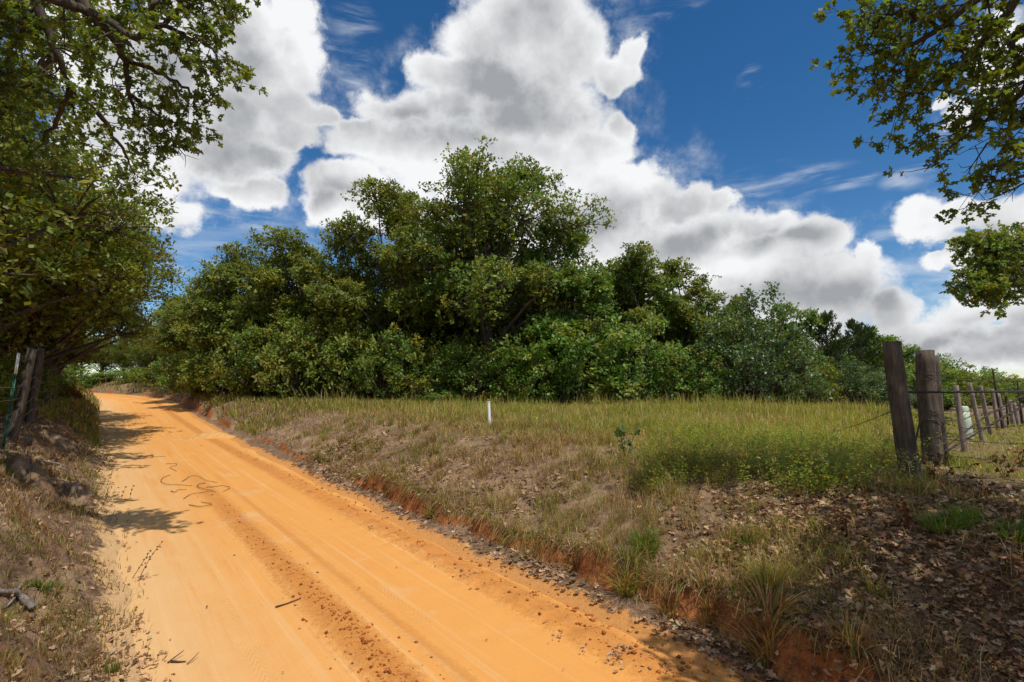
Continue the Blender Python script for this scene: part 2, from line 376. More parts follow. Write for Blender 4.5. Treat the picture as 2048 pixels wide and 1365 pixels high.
# soil of the banks and the field
mg, t, bs_ = material('bank_soil')
tcn = t.new('ShaderNodeTexCoord'); V = tcn.outputs['Object']
nA = t.noise(V, 1.3, 6, 0.6); nB = t.noise(V, 9.0, 8, 0.7); nC = t.noise(V, 45.0, 5, 0.7)
org = t.new('ShaderNodeAttribute', attribute_name='orange').outputs['Fac']; lus = t.new('ShaderNodeAttribute', attribute_name='lush').outputs['Fac']
c = t.mix(t.step(nB, .38, .62), (0.13, 0.076, 0.044), (0.34, 0.215, 0.125))
c = t.mix(t.math('MULTIPLY', t.step(nA, .5, .66), .75), c, (0.45, 0.30, 0.175))
c = t.mix(t.math('MULTIPLY', lus, t.step(nB, .4, .6, .35, .8)), c, (0.24, 0.17, 0.075))
oc = t.mix(t.step(nB, .3, .7), (0.24, 0.065, 0.018), (0.50, 0.20, 0.06))
c = t.mix(t.step(t.math('ADD', org, t.math('MULTIPLY', t.math('SUBTRACT', nB, .5), .8)), .35, .6), c, oc)
c = t.mix(t.step(nC, .3, .7, .5, 0.0), c, (0.06, 0.036, 0.022))
ragged = t.math('MULTIPLY', t.math('SUBTRACT', t.math('ADD', t.math('MULTIPLY', nB, .7), t.math('MULTIPLY', t.noise(V, 3.2, 4, .6), .6)), .65), 1.7)
for nm, c1, c2 in (('spill', (0.50, 0.20, 0.05), (0.66, 0.32, 0.10)), ('spill_left', (0.58, 0.34, 0.15), (0.68, 0.44, 0.22))):
    spl = t.new('ShaderNodeAttribute', attribute_name=nm).outputs['Fac']
    sp2 = t.math('ADD', spl, t.math('MULTIPLY', ragged, t.step(spl, 1.0, .8)))
    c = t.mix(t.step(sp2, .45, .75), c, t.mix(nB, c1, c2))
t.l.new(c, bs_.inputs['Base Color']); bs_.inputs['Roughness'].default_value = 0.95
bp = t.new('ShaderNodeBump'); bp.inputs['Strength'].default_value = 0.9; bp.inputs['Distance'].default_value = 0.04
t.l.new(t.math('ADD', nB, t.math('MULTIPLY', nC, .5)), bp.inputs['Height']); t.l.new(bp.outputs[0], bs_.inputs['Normal'])

# sandy road
mr, t, bs_ = material('orange_sand')
uvn = t.new('ShaderNodeUVMap'); uvn.uv_map = 'UVMap'; su = t.new('ShaderNodeSeparateXYZ'); t.l.new(uvn.outputs[0], su.inputs[0])
tcn = t.new('ShaderNodeTexCoord'); V = tcn.outputs['Object']
streak = t.noise(t.vmath('MULTIPLY', uvn.outputs[0], (0.35, 5.0, 1.0)), 1.0, 7, 0.6)
n1 = t.noise(V, 0.9, 6, 0.6); n2 = t.noise(V, 16.0, 7, 0.68); n3 = t.noise(V, 120.0, 4, 0.7)
Tn = t.math('MULTIPLY_ADD', t.math('SUBTRACT', n1, .5), 1.1, su.outputs[1])
c = t.mix(t.step(Tn, .2, 2.1), (0.66, 0.40, 0.178), (0.68, 0.312, 0.082))
c = t.mix(t.step(streak, .48, .72, 0, .5), c, (0.62, 0.25, 0.058))
c = t.mix(t.step(t.noise(t.vmath('MULTIPLY', uvn.outputs[0], (0.12, 9.0, 1.0)), 1.0, 5, 0.6), .50, .7, 0, .5), c, (0.71, 0.44, 0.20))
c = t.mix(t.math('MULTIPLY', t.step(n1, .54, .72), .35), c, (0.66, 0.46, 0.27))
def band(centre, width, amp):
    d = t.math('ABSOLUTE', t.math('SUBTRACT', su.outputs[1], centre))
    d = t.math('MULTIPLY_ADD', t.math('SUBTRACT', n2, .5), width * 2.2, d)
    return t.step(d, width, width * .25, 0, amp)
nearr = t.step(su.outputs[0], 20, 9)
red = t.math('MULTIPLY', band(1.98, .26, .62), nearr)
red = t.math('MAXIMUM', red, t.math('MULTIPLY', band(2.45, .10, .35), nearr))
red = t.math('MAXIMUM', red, band(3.75, .30, .6))
c = t.mix(red, c, t.mix(n2, (0.33, 0.105, 0.022), (0.60, 0.225, 0.05)))
c = t.mix(t.step(n2, .30, .12, 0, .25), c, (0.36, 0.15, 0.05))
t.l.new(c, bs_.inputs['Base Color']); bs_.inputs['Roughness'].default_value = 0.95; bs_.inputs['Specular IOR Level'].default_value = .1
bp = t.new('ShaderNodeBump'); bp.inputs['Strength'].default_value = 0.8; bp.inputs['Distance'].default_value = 0.022
hb = t.math('MULTIPLY_ADD', n3, .18, t.math('MULTIPLY', n2, t.math('MULTIPLY_ADD', red, 1.6, .28)))
tread = t.noise(t.vmath('MULTIPLY', uvn.outputs[0], (0.25, 26.0, 1.0)), 1.0, 3, 0.6)
hb = t.math('MULTIPLY_ADD', tread, .35, hb)
cl = t.math('SINE', t.math('MULTIPLY_ADD', su.outputs[0], 70.0, t.math('MULTIPLY', t.math('PINGPONG', su.outputs[1], 0.06), 160.0)))
hb = t.math('MULTIPLY_ADD', t.math('MULTIPLY', cl, t.math('MAXIMUM', band(2.72, .11, .16), band(1.2, .11, .13))), t.step(n1, .42, .58), hb)
t.l.new(hb, bp.inputs['Height']); t.l.new(bp.outputs[0], bs_.inputs['Normal'])

def sheet(name, fq, mat):
    used = np.unique(fq); remap = np.zeros(ns * nt, np.int64); remap[used] = np.arange(len(used))
    me = mesh_raw(name, P_[used], remap[fq], np.full(len(fq), 4), mat, True, {'orange': orange[used], 'spill': spill[used], 'spill_left': spill_l[used], 'lush': lushness[used]}, UV_[used])
    return tag(link(name, me), kind='structure')
sheet('ground', quads[~isroad], mg)
sheet('dirt_road', quads[isroad], mr)
# far ridge on the horizon
mh = plain('far_hill', (0.05, 0.07, 0.06), 0.95, 0, .3, .01)
xs = np.linspace(-900, 2200, 160); hv = []
for i, x in enumerate(xs):
    h = 7 + 9 * vn(i * .09, 0.1, 3) + 3 * vn(i * .5, 0.4, 4)
    hv += [(x, 1500, -30), (x, 1500, h), (x, 1650, h * .7), (x, 1800, -30)]
hq = [(i * 4 + k, i * 4 + 4 + k, i * 4 + 5 + k, i * 4 + 1 + k) for i in range(len(xs) - 1) for k in range(3)]
tag(link('hills', mesh_raw('hills', np.array(hv, float), np.array(hq).ravel(), [4] * len(hq), mh, True)), kind='structure')

# ------------------------------------------------------------------ foliage
ORD = ['first', 'second', 'third', 'fourth', 'fifth', 'sixth', 'seventh', 'eighth', 'ninth', 'tenth', 'eleventh', 'twelfth', 'thirteenth', 'fourteenth', 'fifteenth', 'sixteenth', 'seventeenth']
LEAF_Y = np.array([0, .22, .38, .50, .64, .72, .86, 1.0]); LEAF_W = np.array([.02, .15, .09, .36, .33, .12, .17, 0.0])
_o = [(w_, y_) for w_, y_ in zip(LEAF_W, LEAF_Y)] + [(-w_, y_) for w_, y_ in zip(LEAF_W[::-1][1:], LEAF_Y[::-1][1:])]
OAK = np.array([(x, y, -.10 * abs(x) - .22 * (y - .45) ** 2) for x, y in _o])            # lobed oak leaf, 15 points
DIA = np.array([(0, 0, 0), (.30, .5, -.06), (0, 1, -.10), (-.30, .5, -.06)], float)       # simple pointed leaf
LIT = np.array([(0, 0, .0), (.20, .22, .16), (.10, .42, .03), (.36, .60, .22), (.0, 1, .12), (-.34, .55, .20), (-.10, .40, .02), (-.2, .2, .14)], float)  # curled dead leaf
BLADE = None
def unit_rand(n, r=None):
    r = r or rng
    return norm(r.normal(size=(n, 3)))
def leaf_mesh(name, P, Dr, Nm, L, C, mat, shape=DIA, width=1.0):
    """P positions, Dr leaf directions, Nm face normals, L lengths, C colours -> one mesh of leaves"""
    Dr = norm(Dr); S = norm(np.cross(Dr, Nm)); Nm = np.cross(S, Dr)
    k = len(shape); n = len(P)
    wv = np.broadcast_to(np.asarray(width, float), (n,))
    V = P[:, None, :] + L[:, None, None] * (shape[None, :, 0:1] * wv[:, None, None] * S[:, None, :] + shape[None, :, 1:2] * Dr[:, None, :] + shape[None, :, 2:3] * Nm[:, None, :])
    idx = np.arange(n * k)
    return mesh_raw(name, V.reshape(-1, 3), idx, np.full(n, k), mat, False, {'col': np.repeat(C, k, axis=0)})

GREEN = 1.85 * np.array([[0.080, 0.112, 0.020], [0.105, 0.125, 0.022], [0.055, 0.088, 0.018], [0.135, 0.130, 0.022], [0.070, 0.118, 0.026]])
OLIVE = 1.8 * np.array([[0.098, 0.120, 0.020], [0.082, 0.115, 0.018], [0.118, 0.126, 0.020], [0.066, 0.095, 0.016], [0.112, 0.116, 0.022]])
FRESH = 1.75 * np.array([[0.075, 0.135, 0.022], [0.10, 0.155, 0.028], [0.060, 0.115, 0.022], [0.13, 0.15, 0.03]])
BLUISH = 1.45 * np.array([[0.065, 0.105, 0.040], [0.085, 0.125, 0.050], [0.05, 0.085, 0.03], [0.10, 0.13, 0.045]])
def tint(n, pal, jit=.18, per=None):
    per = per if per is not None else rng.integers(0, len(pal), n)
    c = pal[per] * (1 + jit * rng.normal(size=(n, 1))) * (1 + .06 * rng.normal(size=(n, 3)))
    return np.clip(c, .008, .6)

def bez(p0, p1, bend, n=6):
    p0 = np.asarray(p0, float); p1 = np.asarray(p1, float)
    m = (p0 + p1) / 2 + np.asarray(bend); t_ = np.linspace(0, 1, n)[:, None]
    return (1 - t_) ** 2 * p0 + 2 * t_ * (1 - t_) * m + t_ ** 2 * p1

def tree_meshes(seed, h, rad, base=0.25, lobes=17, clumps=150, leaves=46, leaf=.17, pal=GREEN, mat=None, trunk_r=.24, sparse=.16, droop=0.0, spread=1.0, cr=0.085, lean=(0, 0), shape=DIA):
    """an oak-like tree standing at the origin: (trunk mesh with limbs, crown mesh)"""
    global rng
    keep = rng; rng = np.random.default_rng(seed); r = rng
    mb = MB()
    z0 = base * h
    top = np.array([lean[0], lean[1], h * .80])
    tp = bez((0, 0, -.3), top, (r.normal() * .05 * h, r.normal() * .05 * h, 0), 9)
    mb.tube(tp, np.linspace(trunk_r * 1.25, trunk_r * .16, 9), 8, wob=.2)
    # lobes: big foliage masses spread round the trunk
    LC = []; tries = 0
    while len(LC) < lobes and tries < 6000:
        tries += 1
        u = unit_rand(1, r)[0]; k = r.random() ** .45
        q = np.array([u[0] * rad * k, u[1] * rad * k, (z0 + h) / 2 + u[2] * (h - z0) / 2 * k])
        q[:2] += np.array(lean) * q[2] / h
        rr = rad * (.25 + .15 * r.random()) * spread
        zc = (z0 + h) / 2; hz = (h - z0) / 2
        # rounded oak outline: widest a third of the way up
        prof = math.sqrt(max(0, 1 - ((q[2] - (zc - .12 * hz)) / (hz * 1.08)) ** 2))
        if math.hypot(q[0], q[1]) + rr * .7 > rad * prof * 1.05: continue
        if q[2] + rr * .72 > h or q[2] - rr * .6 < z0 * .6: continue
        if any(np.linalg.norm(q - c_) < .46 * (rr + r_) for c_, r_ in LC): continue
        LC.append((q, rr))
    LC.append((top + np.array([0, 0, h * .02]), rad * .3))
    CP_, CR_ = [], []
    for c_, r_ in LC:
        fr = np.clip((c_[2] / h) * .72 + .02, .16, .92); a0 = tp[int(fr * 8)]
        limb = bez(a0, c_, (r.normal() * .05 * h, r.normal() * .05 * h, .04 * h * r.random() - droop), 6)
        r0 = trunk_r * (.48 - .3 * fr)
        mb.tube(limb, np.linspace(r0, r0 * .35, 6), 5, cap=False, wob=.15)
        n = max(5, int(2.0 * clumps * (r_ ** 2) / sum(x[1] ** 2 for x in LC)))
        uu = unit_rand(n, r); uu[:, 2] = np.where(uu[:, 2] < -.35, -uu[:, 2], uu[:, 2]); uu = norm(uu)
        k = r_ * (.62 + .5 * r.random(n)) * np.where(r.random(n) < .10, 1.25, 1)
        cc = c_ + uu * k[:, None] * np.array([1, 1, .78])
        for q in cc[::max(1, n // 9)]:
            mb.tube(bez(c_ - (c_ - a0) * .12 * r.random(), q, r.normal(size=3) * .12 * r_, 4), np.linspace(r0 * .35, .012, 4), 4, cap=False)
        CP_.append(cc); CR_.append(rad * cr * .70 * (1.0 + 1.1 * r.random(n)))
    CP_ = np.concatenate(CP_); CR_ = np.concatenate(CR_)
    # leaves sit in rosettes on the upper side of each clump
    nros = max(3, int(leaves * 1.1) // 5)
    N = len(CP_); cen = np.repeat(CP_, nros, 0); cr_ = np.repeat(CR_, nros)
    u = unit_rand(N * nros, r); u[:, 2] = np.abs(u[:, 2]) * np.where(r.random(N * nros) < .74, 1, -1)
    pos = cen + u * (cr_ * (.35 + .75 * r.random(N * nros)))[:, None] * np.array([1.1, 1.1, .72])
    per = np.repeat(r.integers(0, len(pal), N), nros)
    per = np.where(r.random(N * nros) < .35, r.integers(0, len(pal), N * nros), per)
    bright = np.repeat(1 + .17 * r.normal(size=N), nros)
    P = np.repeat(pos, 5, 0) + r.normal(size=(N * nros * 5, 3)) * .05 * (leaf / .15)
    out = np.repeat(norm(u + np.array([0, 0, .25])), 5, 0)
    Dr = norm(out * .7 + unit_rand(len(P), r)); Nm = norm(.55 * sdir + np.array([0, 0, .45]) + .40 * out + .70 * unit_rand(len(P), r))
    C = tint(len(P), pal, .14, np.repeat(per, 5)) * np.repeat(bright, 5)[:, None]
    Ls = leaf * 1.04 * (.75 + .5 * r.random(len(P)))
    # older, larger leaves deep in each lobe close the crown
    ni = 130; qi = np.concatenate([c_ + unit_rand(ni, r) * (r_ * .8 * r.random(ni) ** .45)[:, None] for c_, r_ in LC])
    P = np.concatenate([P, qi]); Dr = np.concatenate([Dr, unit_rand(len(qi), r)]); Nm = np.concatenate([Nm, norm(.5 * sdir + np.array([0, 0, .4]) + .7 * unit_rand(len(qi), r))])
    Ls = np.concatenate([Ls, leaf * (1.5 + .8 * r.random(len(qi)))]); C = np.concatenate([C, tint(len(qi), pal, .14)])
    me = leaf_mesh('crown', P, Dr, Nm, Ls, np.clip(C, .01, .5), mat or M_LEAF, shape)
    tm = mb.mesh('trunk', M_BARK, True)
    rng = keep
    return tm, me
def plant(name, meshes, x, y, label, cat, group=None, rot=0.0, scale=1.0, sink=0.0, zs=None, parts=('trunk', 'crown')):
    e = empty(name, (x, y, G(x, y) - sink)); e.rotation_euler = (0, 0, rot)
    e.scale = (scale, scale, zs or scale)
    for nm, me in zip(parts, meshes): link(nm, me, e)
    return tag(e, label, cat, group)
def PX(px, d): return (px - 1024.0) / 1024.0 * d

def juniper_meshes(seed, h, rad, n=9000):
    global rng
    keep = rng; rng = np.random.default_rng(seed); r = rng
    mb = MB(); mb.tube([(0, 0, -.2), (.05, 0, h * .5), (0, .05, h * .97)], [.14, .08, .015], 6)
    P, Dr = [], []
    for i in range(64):
        f = (i + r.random()) / 64; z = h * (.06 + .90 * f); L = rad * (1 - f) ** .62 * (.7 + .5 * r.random()) + .18
        a = r.random() * 6.283; tip = np.array([math.cos(a) * L, math.sin(a) * L, z + L * (.35 + .6 * f)])
        p0 = np.array([0, 0, z * .93]); br = bez(p0, tip, (0, 0, -.1 * L), 5)
        mb.tube(br, np.linspace(.03, .008, 5), 4, cap=False)
        m = int(n / 64 * (.5 + (1 - f))); k = r.random(m) ** .7
        base = p0 + (tip - p0) * k[:, None] + r.normal(size=(m, 3)) * (.05 + .17 * (1 - k))[:, None] * np.array([1, 1, .9])
        P.append(base); Dr.append(norm((tip - p0) / L * .8 + np.array([0, 0, .35]) + .55 * unit_rand(m, r)))
    P = np.concatenate(P); Dr = np.concatenate(Dr)
    C = tint(len(P), np.array([[.045, .075, .022], [.06, .09, .024], [.085, .105, .025], [.035, .055, .018]]), .15)
    me = leaf_mesh('crown', P, Dr, unit_rand(len(P), r), .22 * (.6 + .8 * r.random(len(P))), C, M_CEDAR, DIA, .42)
    tm = mb.mesh('trunk', M_BARK, True); rng = keep
    return tm, me

def shrub_meshes(seed, h, rad, clumps=90, leaves=50, leaf=.13, pal=FRESH, mat=None, cr=.13):
    """multi-stemmed shrub leafy to the ground"""
    global rng
    keep = rng; rng = np.random.default_rng(seed); r = rng
    mb = MB(); CPn, CRn = [], []
    for i in range(clumps):
        u = unit_rand(1, r)[0]; u[2] = abs(u[2]) if r.random() < .8 else -.3 * abs(u[2]); k = .45 + .6 * r.random() ** .6
        lump = 1 + .18 * math.sin(3.1 * math.atan2(u[1], u[0]) + seed) + .12 * math.sin(5 * u[2] + seed)
        q = np.array([u[0] * rad * k * lump, u[1] * rad * k * lump, h * .22 + u[2] * h * .72 * k * lump]); q[2] = max(q[2], .12)
        CPn.append(q); CRn.append(rad * cr * (.8 + .9 * r.random()))
    for q in CPn[::5]:
        mb.tube(bez((r.normal() * .15, r.normal() * .15, -.1), q, (0, 0, .15 * h), 5), np.linspace(.03 + .01 * h, .008, 5), 4, cap=False)
    CPn = np.array(CPn); CRn = np.array(CRn); nros = max(3, leaves // 5); N = len(CPn)
    cen = np.repeat(CPn, nros, 0); cr_ = np.repeat(CRn, nros); u = unit_rand(N * nros, r); u[:, 2] = np.abs(u[:, 2]) * np.where(r.random(N * nros) < .75, 1, -1)
    pos = cen + u * (cr_ * (.3 + .8 * r.random(N * nros)))[:, None]
    P = np.repeat(pos, 5, 0) + r.normal(size=(N * nros * 5, 3)) * .05; out = np.repeat(norm(u + np.array([0, 0, .2])), 5, 0)
    Dr = norm(out * .6 + unit_rand(len(P), r) + np.array([0, 0, -.2])); Nm = norm(.55 * sdir + np.array([0, 0, .4]) + .5 * out + .65 * unit_rand(len(P), r))
    per = np.repeat(np.repeat(r.integers(0, len(pal), N), nros), 5); bright = np.repeat(np.repeat(1 + .15 * r.normal(size=N), nros), 5)
    C = np.clip(tint(len(P), pal, .14, per) * bright[:, None], .01, .5)
    me = leaf_mesh('foliage', P, Dr, Nm, leaf * (.7 + .6 * r.random(len(P))), C, mat or M_LEAF)
    tm = mb.mesh('stem', M_BARK, True); rng = keep
    return tm, me

# --- the wood across the field: named oaks along its edge
def oak(px, d, top, halfw, label, seed, group='oaks along the edge of the wood', **kw):
    x, y = PX(px, d), d; z = G(x, y)
    h = (765.0 - top) / 1024.0 * d + CAM_Z - z; rad = halfw / 1024.0 * d
    plant('oak_tree', tree_meshes(seed, h, rad, **kw), x, y, label, 'tree', group)
oak(985, 32, 300, 220, 'tallest oak with a domed crown and dark forked limbs at the middle of the wood', 101, lobes=40, clumps=560, leaves=62, leaf=.18, base=.16, trunk_r=.38, cr=.075, spread=.82)
oak(785, 33, 338, 165, 'ragged tall oak joined to the left side of the tallest oak', 102, lobes=34, clumps=420, leaves=62, leaf=.18, base=.10, trunk_r=.3, cr=.085, pal=OLIVE, spread=.85)
oak(1135, 31, 425, 105, 'vine-draped oak shoulder close against the right side of the tallest oak', 103, lobes=22, clumps=260, leaves=60, leaf=.17, base=.10, cr=.10, pal=FRESH)
oak(585, 35, 452, 125, 'broad olive-green oak with a flat round top, two left of the tallest', 104, lobes=28, clumps=360, leaves=58, leaf=.18, base=.10, cr=.09, pal=OLIVE)
oak(465, 38, 490, 105, 'olive oak whose crown slopes down toward the road bend', 105, lobes=24, clumps=280, leaves=56, leaf=.18, base=.10, cr=.095, pal=OLIVE)
oak(395, 43, 565, 80, 'small oak nearest the road at the end of the wood', 106, lobes=18, clumps=170, leaves=52, leaf=.18, base=.08, cr=.10, pal=OLIVE)
oak(1275, 33, 475, 105, 'slim oak with a pointed top right of the vine-draped oak', 107, lobes=20, clumps=230, leaves=56, leaf=.17, base=.10, cr=.10)
oak(1345, 34, 512, 90, 'narrow oak with small tufts on top beside the pointed oak', 108, lobes=17, clumps=160, leaves=54, leaf=.17, base=.10, cr=.105, pal=OLIVE)
oak(1420, 36, 562, 95, 'low rounded oak between the narrow oak and the vine-covered mound', 109, lobes=17, clumps=150, leaves=52, leaf=.17, base=.08, cr=.105)
oak(1480, 40, 575, 55, 'thin open oak with a single tuft rising behind the vine-covered mound', 110, lobes=8, clumps=80, leaves=46, leaf=.18, base=.2, cr=.11)
oak(1565, 37, 587, 80, 'leafy light green oak rising behind the vine-covered mound', 111, lobes=18, clumps=180, leaves=54, leaf=.17, base=.08, cr=.10, pal=FRESH)
oak(1735, 42, 640, 70, 'light green oak behind the dark junipers', 112, lobes=15, clumps=130, leaves=50, leaf=.17, base=.08, cr=.11, pal=FRESH)
oak(1800, 46, 694, 60, 'yellow-green oak seen between the two big corner posts', 113, lobes=13, clumps=110, leaves=46, leaf=.17, base=.08, cr=.12, pal=FRESH)
j1 = juniper_meshes(201, 6.6, 2.1, 11000)
plant('juniper_tree', j1, PX(1655, 36), 36, 'dark spiky juniper beside the vine-covered mound', 'tree', 'junipers at the right end of the wood')
plant('juniper_tree', j1, PX(1715, 38), 38, 'dark spiky juniper nearest the tall corner post', 'tree', 'junipers at the right end of the wood', rot=2.1, scale=.97)
# rows behind, only seen as the mass between the crowns
back = [tree_meshes(301 + i, 9.5, 4.0, lobes=18, clumps=150, leaves=50, leaf=.22, base=.08, cr=.12, pal=(GREEN, OLIVE)[i]) for i in range(2)]
k = 0
for px, d, sc_ in [(430, 50, .9), (520, 45, .95), (620, 43, 1.02), (700, 41, 1.1), (820, 41, 1.2), (900, 39, 1.22), (1040, 40, 1.2), (1120, 41, 1.05), (1205, 38, 1.0), (1260, 40, .95), (1330, 40, .88), (1400, 41, .78), (1500, 46, .66), (1600, 46, .62), (1660, 50, .6)]:
    plant('oak_tree', back[k % 2], PX(px, d), d, ORD[k] + ' oak from the road in the half-hidden second row of the wood', 'tree', 'oaks in the second row of the wood', rot=k * 2.39, scale=sc_); k += 1
# shrubs at the foot of the wood
SH = [shrub_meshes(401, 3.0, 1.7, 120, 55, .13, FRESH), shrub_meshes(402, 3.0, 1.7, 120, 55, .13, GREEN), shrub_meshes(403, 3.0, 1.7, 120, 55, .14, OLIVE), shrub_meshes(404, 3.2, 1.8, 170, 80, .10, BLUISH, M_LEAF_GLOSS)]
def shrub(px, d, top, halfw, kind, label, group='shrubs at the foot of the wood', rot=0.0, cat='shrub'):
    x, y = PX(px, d), d; h = (765.0 - top) / 1024.0 * d + CAM_Z - G(x, y)
    plant('leafy_shrub', SH[kind], x, y, label, cat, group, rot, halfw / 1024 * d / 1.75, 0, h / 2.75, ('stem', 'foliage'))
shrub(1150, 28.5, 640, 120, 0, 'tall bright green oak thicket in front of the tallest oak, right side', rot=.4)
shrub(1060, 28.2, 700, 80, 0, 'bright green low thicket between the tallest oak trunk and the tall thicket', rot=2.0)
shrub(950, 29.5, 690, 85, 1, 'dark green thicket at the trunk of the tallest oak', rot=1.0)
shrub(860, 29.5, 680, 75, 1, 'dark thicket just left of the tallest oak trunk', rot=3.3)
shrub(770, 30, 660, 80, 1, 'dark thicket below the ragged tall oak', rot=4.4)
shrub(680, 30.5, 650, 80, 2, 'olive thicket left below the ragged tall oak', rot=5.2)
shrub(600, 31, 640, 80, 2, 'olive thicket below the flat-topped oak', rot=.2)
shrub(520, 33, 650, 75, 1, 'green thicket below the left shoulder of the wood', rot=1.7)
shrub(450, 36, 660, 70, 2, 'olive thicket beside the bank above the road', rot=2.9)
shrub(400, 40, 690, 50, 2, 'small olive thicket at the road bend end of the wood', rot=3.9)
shrub(1270, 29, 650, 85, 0, 'green thicket right of the tall bright thicket', rot=4.9)
shrub(1360, 29.5, 690, 75, 1, 'dark green thicket left of the vine-covered mound', rot=.9)
shrub(1400, 28.6, 745, 45, 0, 'low fresh green bush in front of the dark thicket', rot=5.9)
shrub(1500, 29.8, 622, 112, 3, 'big vine-covered mound with grey-green shiny leaves', rot=1.2)
shrub(1610, 31, 690, 60, 2, 'olive bush leaning on the right side of the vine-covered mound', rot=2.2)
shrub(1710, 31.5, 738, 75, 3, 'low grey-green sprawling bush below the junipers', rot=3.1)
shrub(1765, 33, 760, 50, 3, 'brownish-green low bush beside the tall corner post', rot=4.1)
shrub(885, 27.6, 784, 42, 0, 'low yellow-green bush with a few red leaves at the edge of the grass', rot=0)
# scrub receding along the right
for i, (px, d, top, hw) in enumerate([(1840, 44, 722, 60), (1880, 47, 735, 60), (1925, 52, 742, 55), (1965, 58, 748, 50), (2005, 66, 753, 50), (2045, 76, 760, 45), (2090, 84, 764, 45), (1905, 60, 730, 55), (1860, 55, 715, 55), (1960, 75, 742, 50), (2020, 95, 757, 45)]):
    shrub(px, d, top, hw, (0, 2, 1)[i % 3], ORD[i] + ' round scrub tree on the slope beyond the line of fence posts', 'scrub trees beyond the fence posts', i * 1.3, 'tree')

# --- trees along the left of the road
lt = [tree_meshes(501, 10.5, 5.0, lobes=30, clumps=400, leaves=75, leaf=.108, base=.20, trunk_r=.3, cr=.085, pal=OLIVE, droop=.3), tree_meshes(502, 9.5, 4.6, lobes=28, clumps=360, leaves=70, leaf=.115, base=.16, trunk_r=.26, cr=.09, pal=OLIVE, droop=.2)]
def left_tree(s, T, kind, label, scale=1.0, rot=0.0):
    x, y = xy_of(s, T); plant('oak_tree', lt[kind], float(x), float(y), label, 'tree', 'oaks along the left side of the road', rot, scale)
left_tree(15.0, -4.4, 0, 'big shady oak behind the fence, second from the camera on the left of the road', 1.12, .3)
left_tree(22.5, -3.8, 1, 'olive oak overhanging the left of the road, third from the camera', 1.15, 1.9)
left_tree(30, -3.6, 0, 'oak on the left of the road, fifth from the camera', 1.02, 3.0)
left_tree(39, -3.8, 1, 'oak on the left of the road, seventh from the camera', 1.0, 4.2)
left_tree(27, -2.2, 1, 'oak closest over the left road edge, its crown in the gap before the wood', .98, .7)
left_tree(35.5, -2.0, 0, 'oak farther along the left road edge below the gap of sky', .92, 2.2)
left_tree(49, -5.0, 0, 'oak on the inside of the road bend', .85, 5.5)
left_tree(21, -10.5, 1, 'tall oak set back behind the left fence', 1.3, 2.6)
left_tree(32, -11, 0, 'dim oak deep in the shade behind the left fence', 1.15, .9)
for i, (px, d, sc_) in enumerate([(95, 66, .8), (150, 74, .85), (205, 70, .62), (250, 78, .8), (290, 72, .78), (325, 66, .82), (355, 58, .85), (380, 52, .8)]):
    plant('oak_tree', lt[i % 2], PX(px, d), d, ORD[i] + ' from the left of the green oaks closing the view at the far road bend', 'tree', 'oaks closing the far bend of the road', i * 1.1, sc_)
for i, (s, T, sc_, kd) in enumerate([(13, -3.6, .8, 1), (16, -3.4, .75, 2), (19.5, -3.2, .8, 2), (23.5, -3.0, .7, 1), (28, -2.6, .65, 2), (33, -2.4, .6, 0), (39, -2.3, .6, 2), (46, -2.5, .65, 2), (12, -6, 1.0, 1), (17, -7, 1.1, 1), (54, -3, .6, 0), (62, -5.5, .7, 0), (58, 7.0, .6, 2)]):
    x, y = xy_of(s, T)
    plant('leafy_shrub', SH[kd], float(x), float(y), (ORD[i] + ' dark leafy shrub in the shade along the left fence, counting away') if T < -2 and s < 50 else ('leafy shrub inside the road bend' if s < 57 else 'leafy shrub at the turn of the road bend' if T < 0 else 'leafy shrub on the bank right of the road bend'), 'shrub', 'shrubs along the left fence' if T < -2 and s < 50 else 'shrubs at the far bend', i * 1.9, sc_, 0, None, ('stem', 'foliage'))

for i, (px, d, top, hw) in enumerate([(160, 62, 735, 45), (205, 64, 748, 42), (245, 66, 742, 42), (285, 62, 738, 42), (325, 56, 728, 45), (120, 58, 728, 45), (360, 50, 715, 45)]):
    shrub(px, d, top, hw, (0, 2, 0)[i % 3], ORD[i] + ' from a row of light green shrubs beyond the end of the road', 'shrubs beyond the end of the road', i * .9)

for i, (px, d) in enumerate([(440, 40), (500, 38), (560, 37), (640, 36), (720, 36), (800, 35.5), (880, 35), (960, 35), (1030, 35), (1100, 35), (1180, 35), (1240, 35), (1310, 36), (1380, 36), (1450, 37), (1560, 38), (1640, 39)]):
    shrub(px, d, 700, 75, (1, 2)[i % 2], ORD[i] + ' from the road of the undergrowth bushes shaded between the trunks of the wood', 'undergrowth between the trunks', i * 1.7)

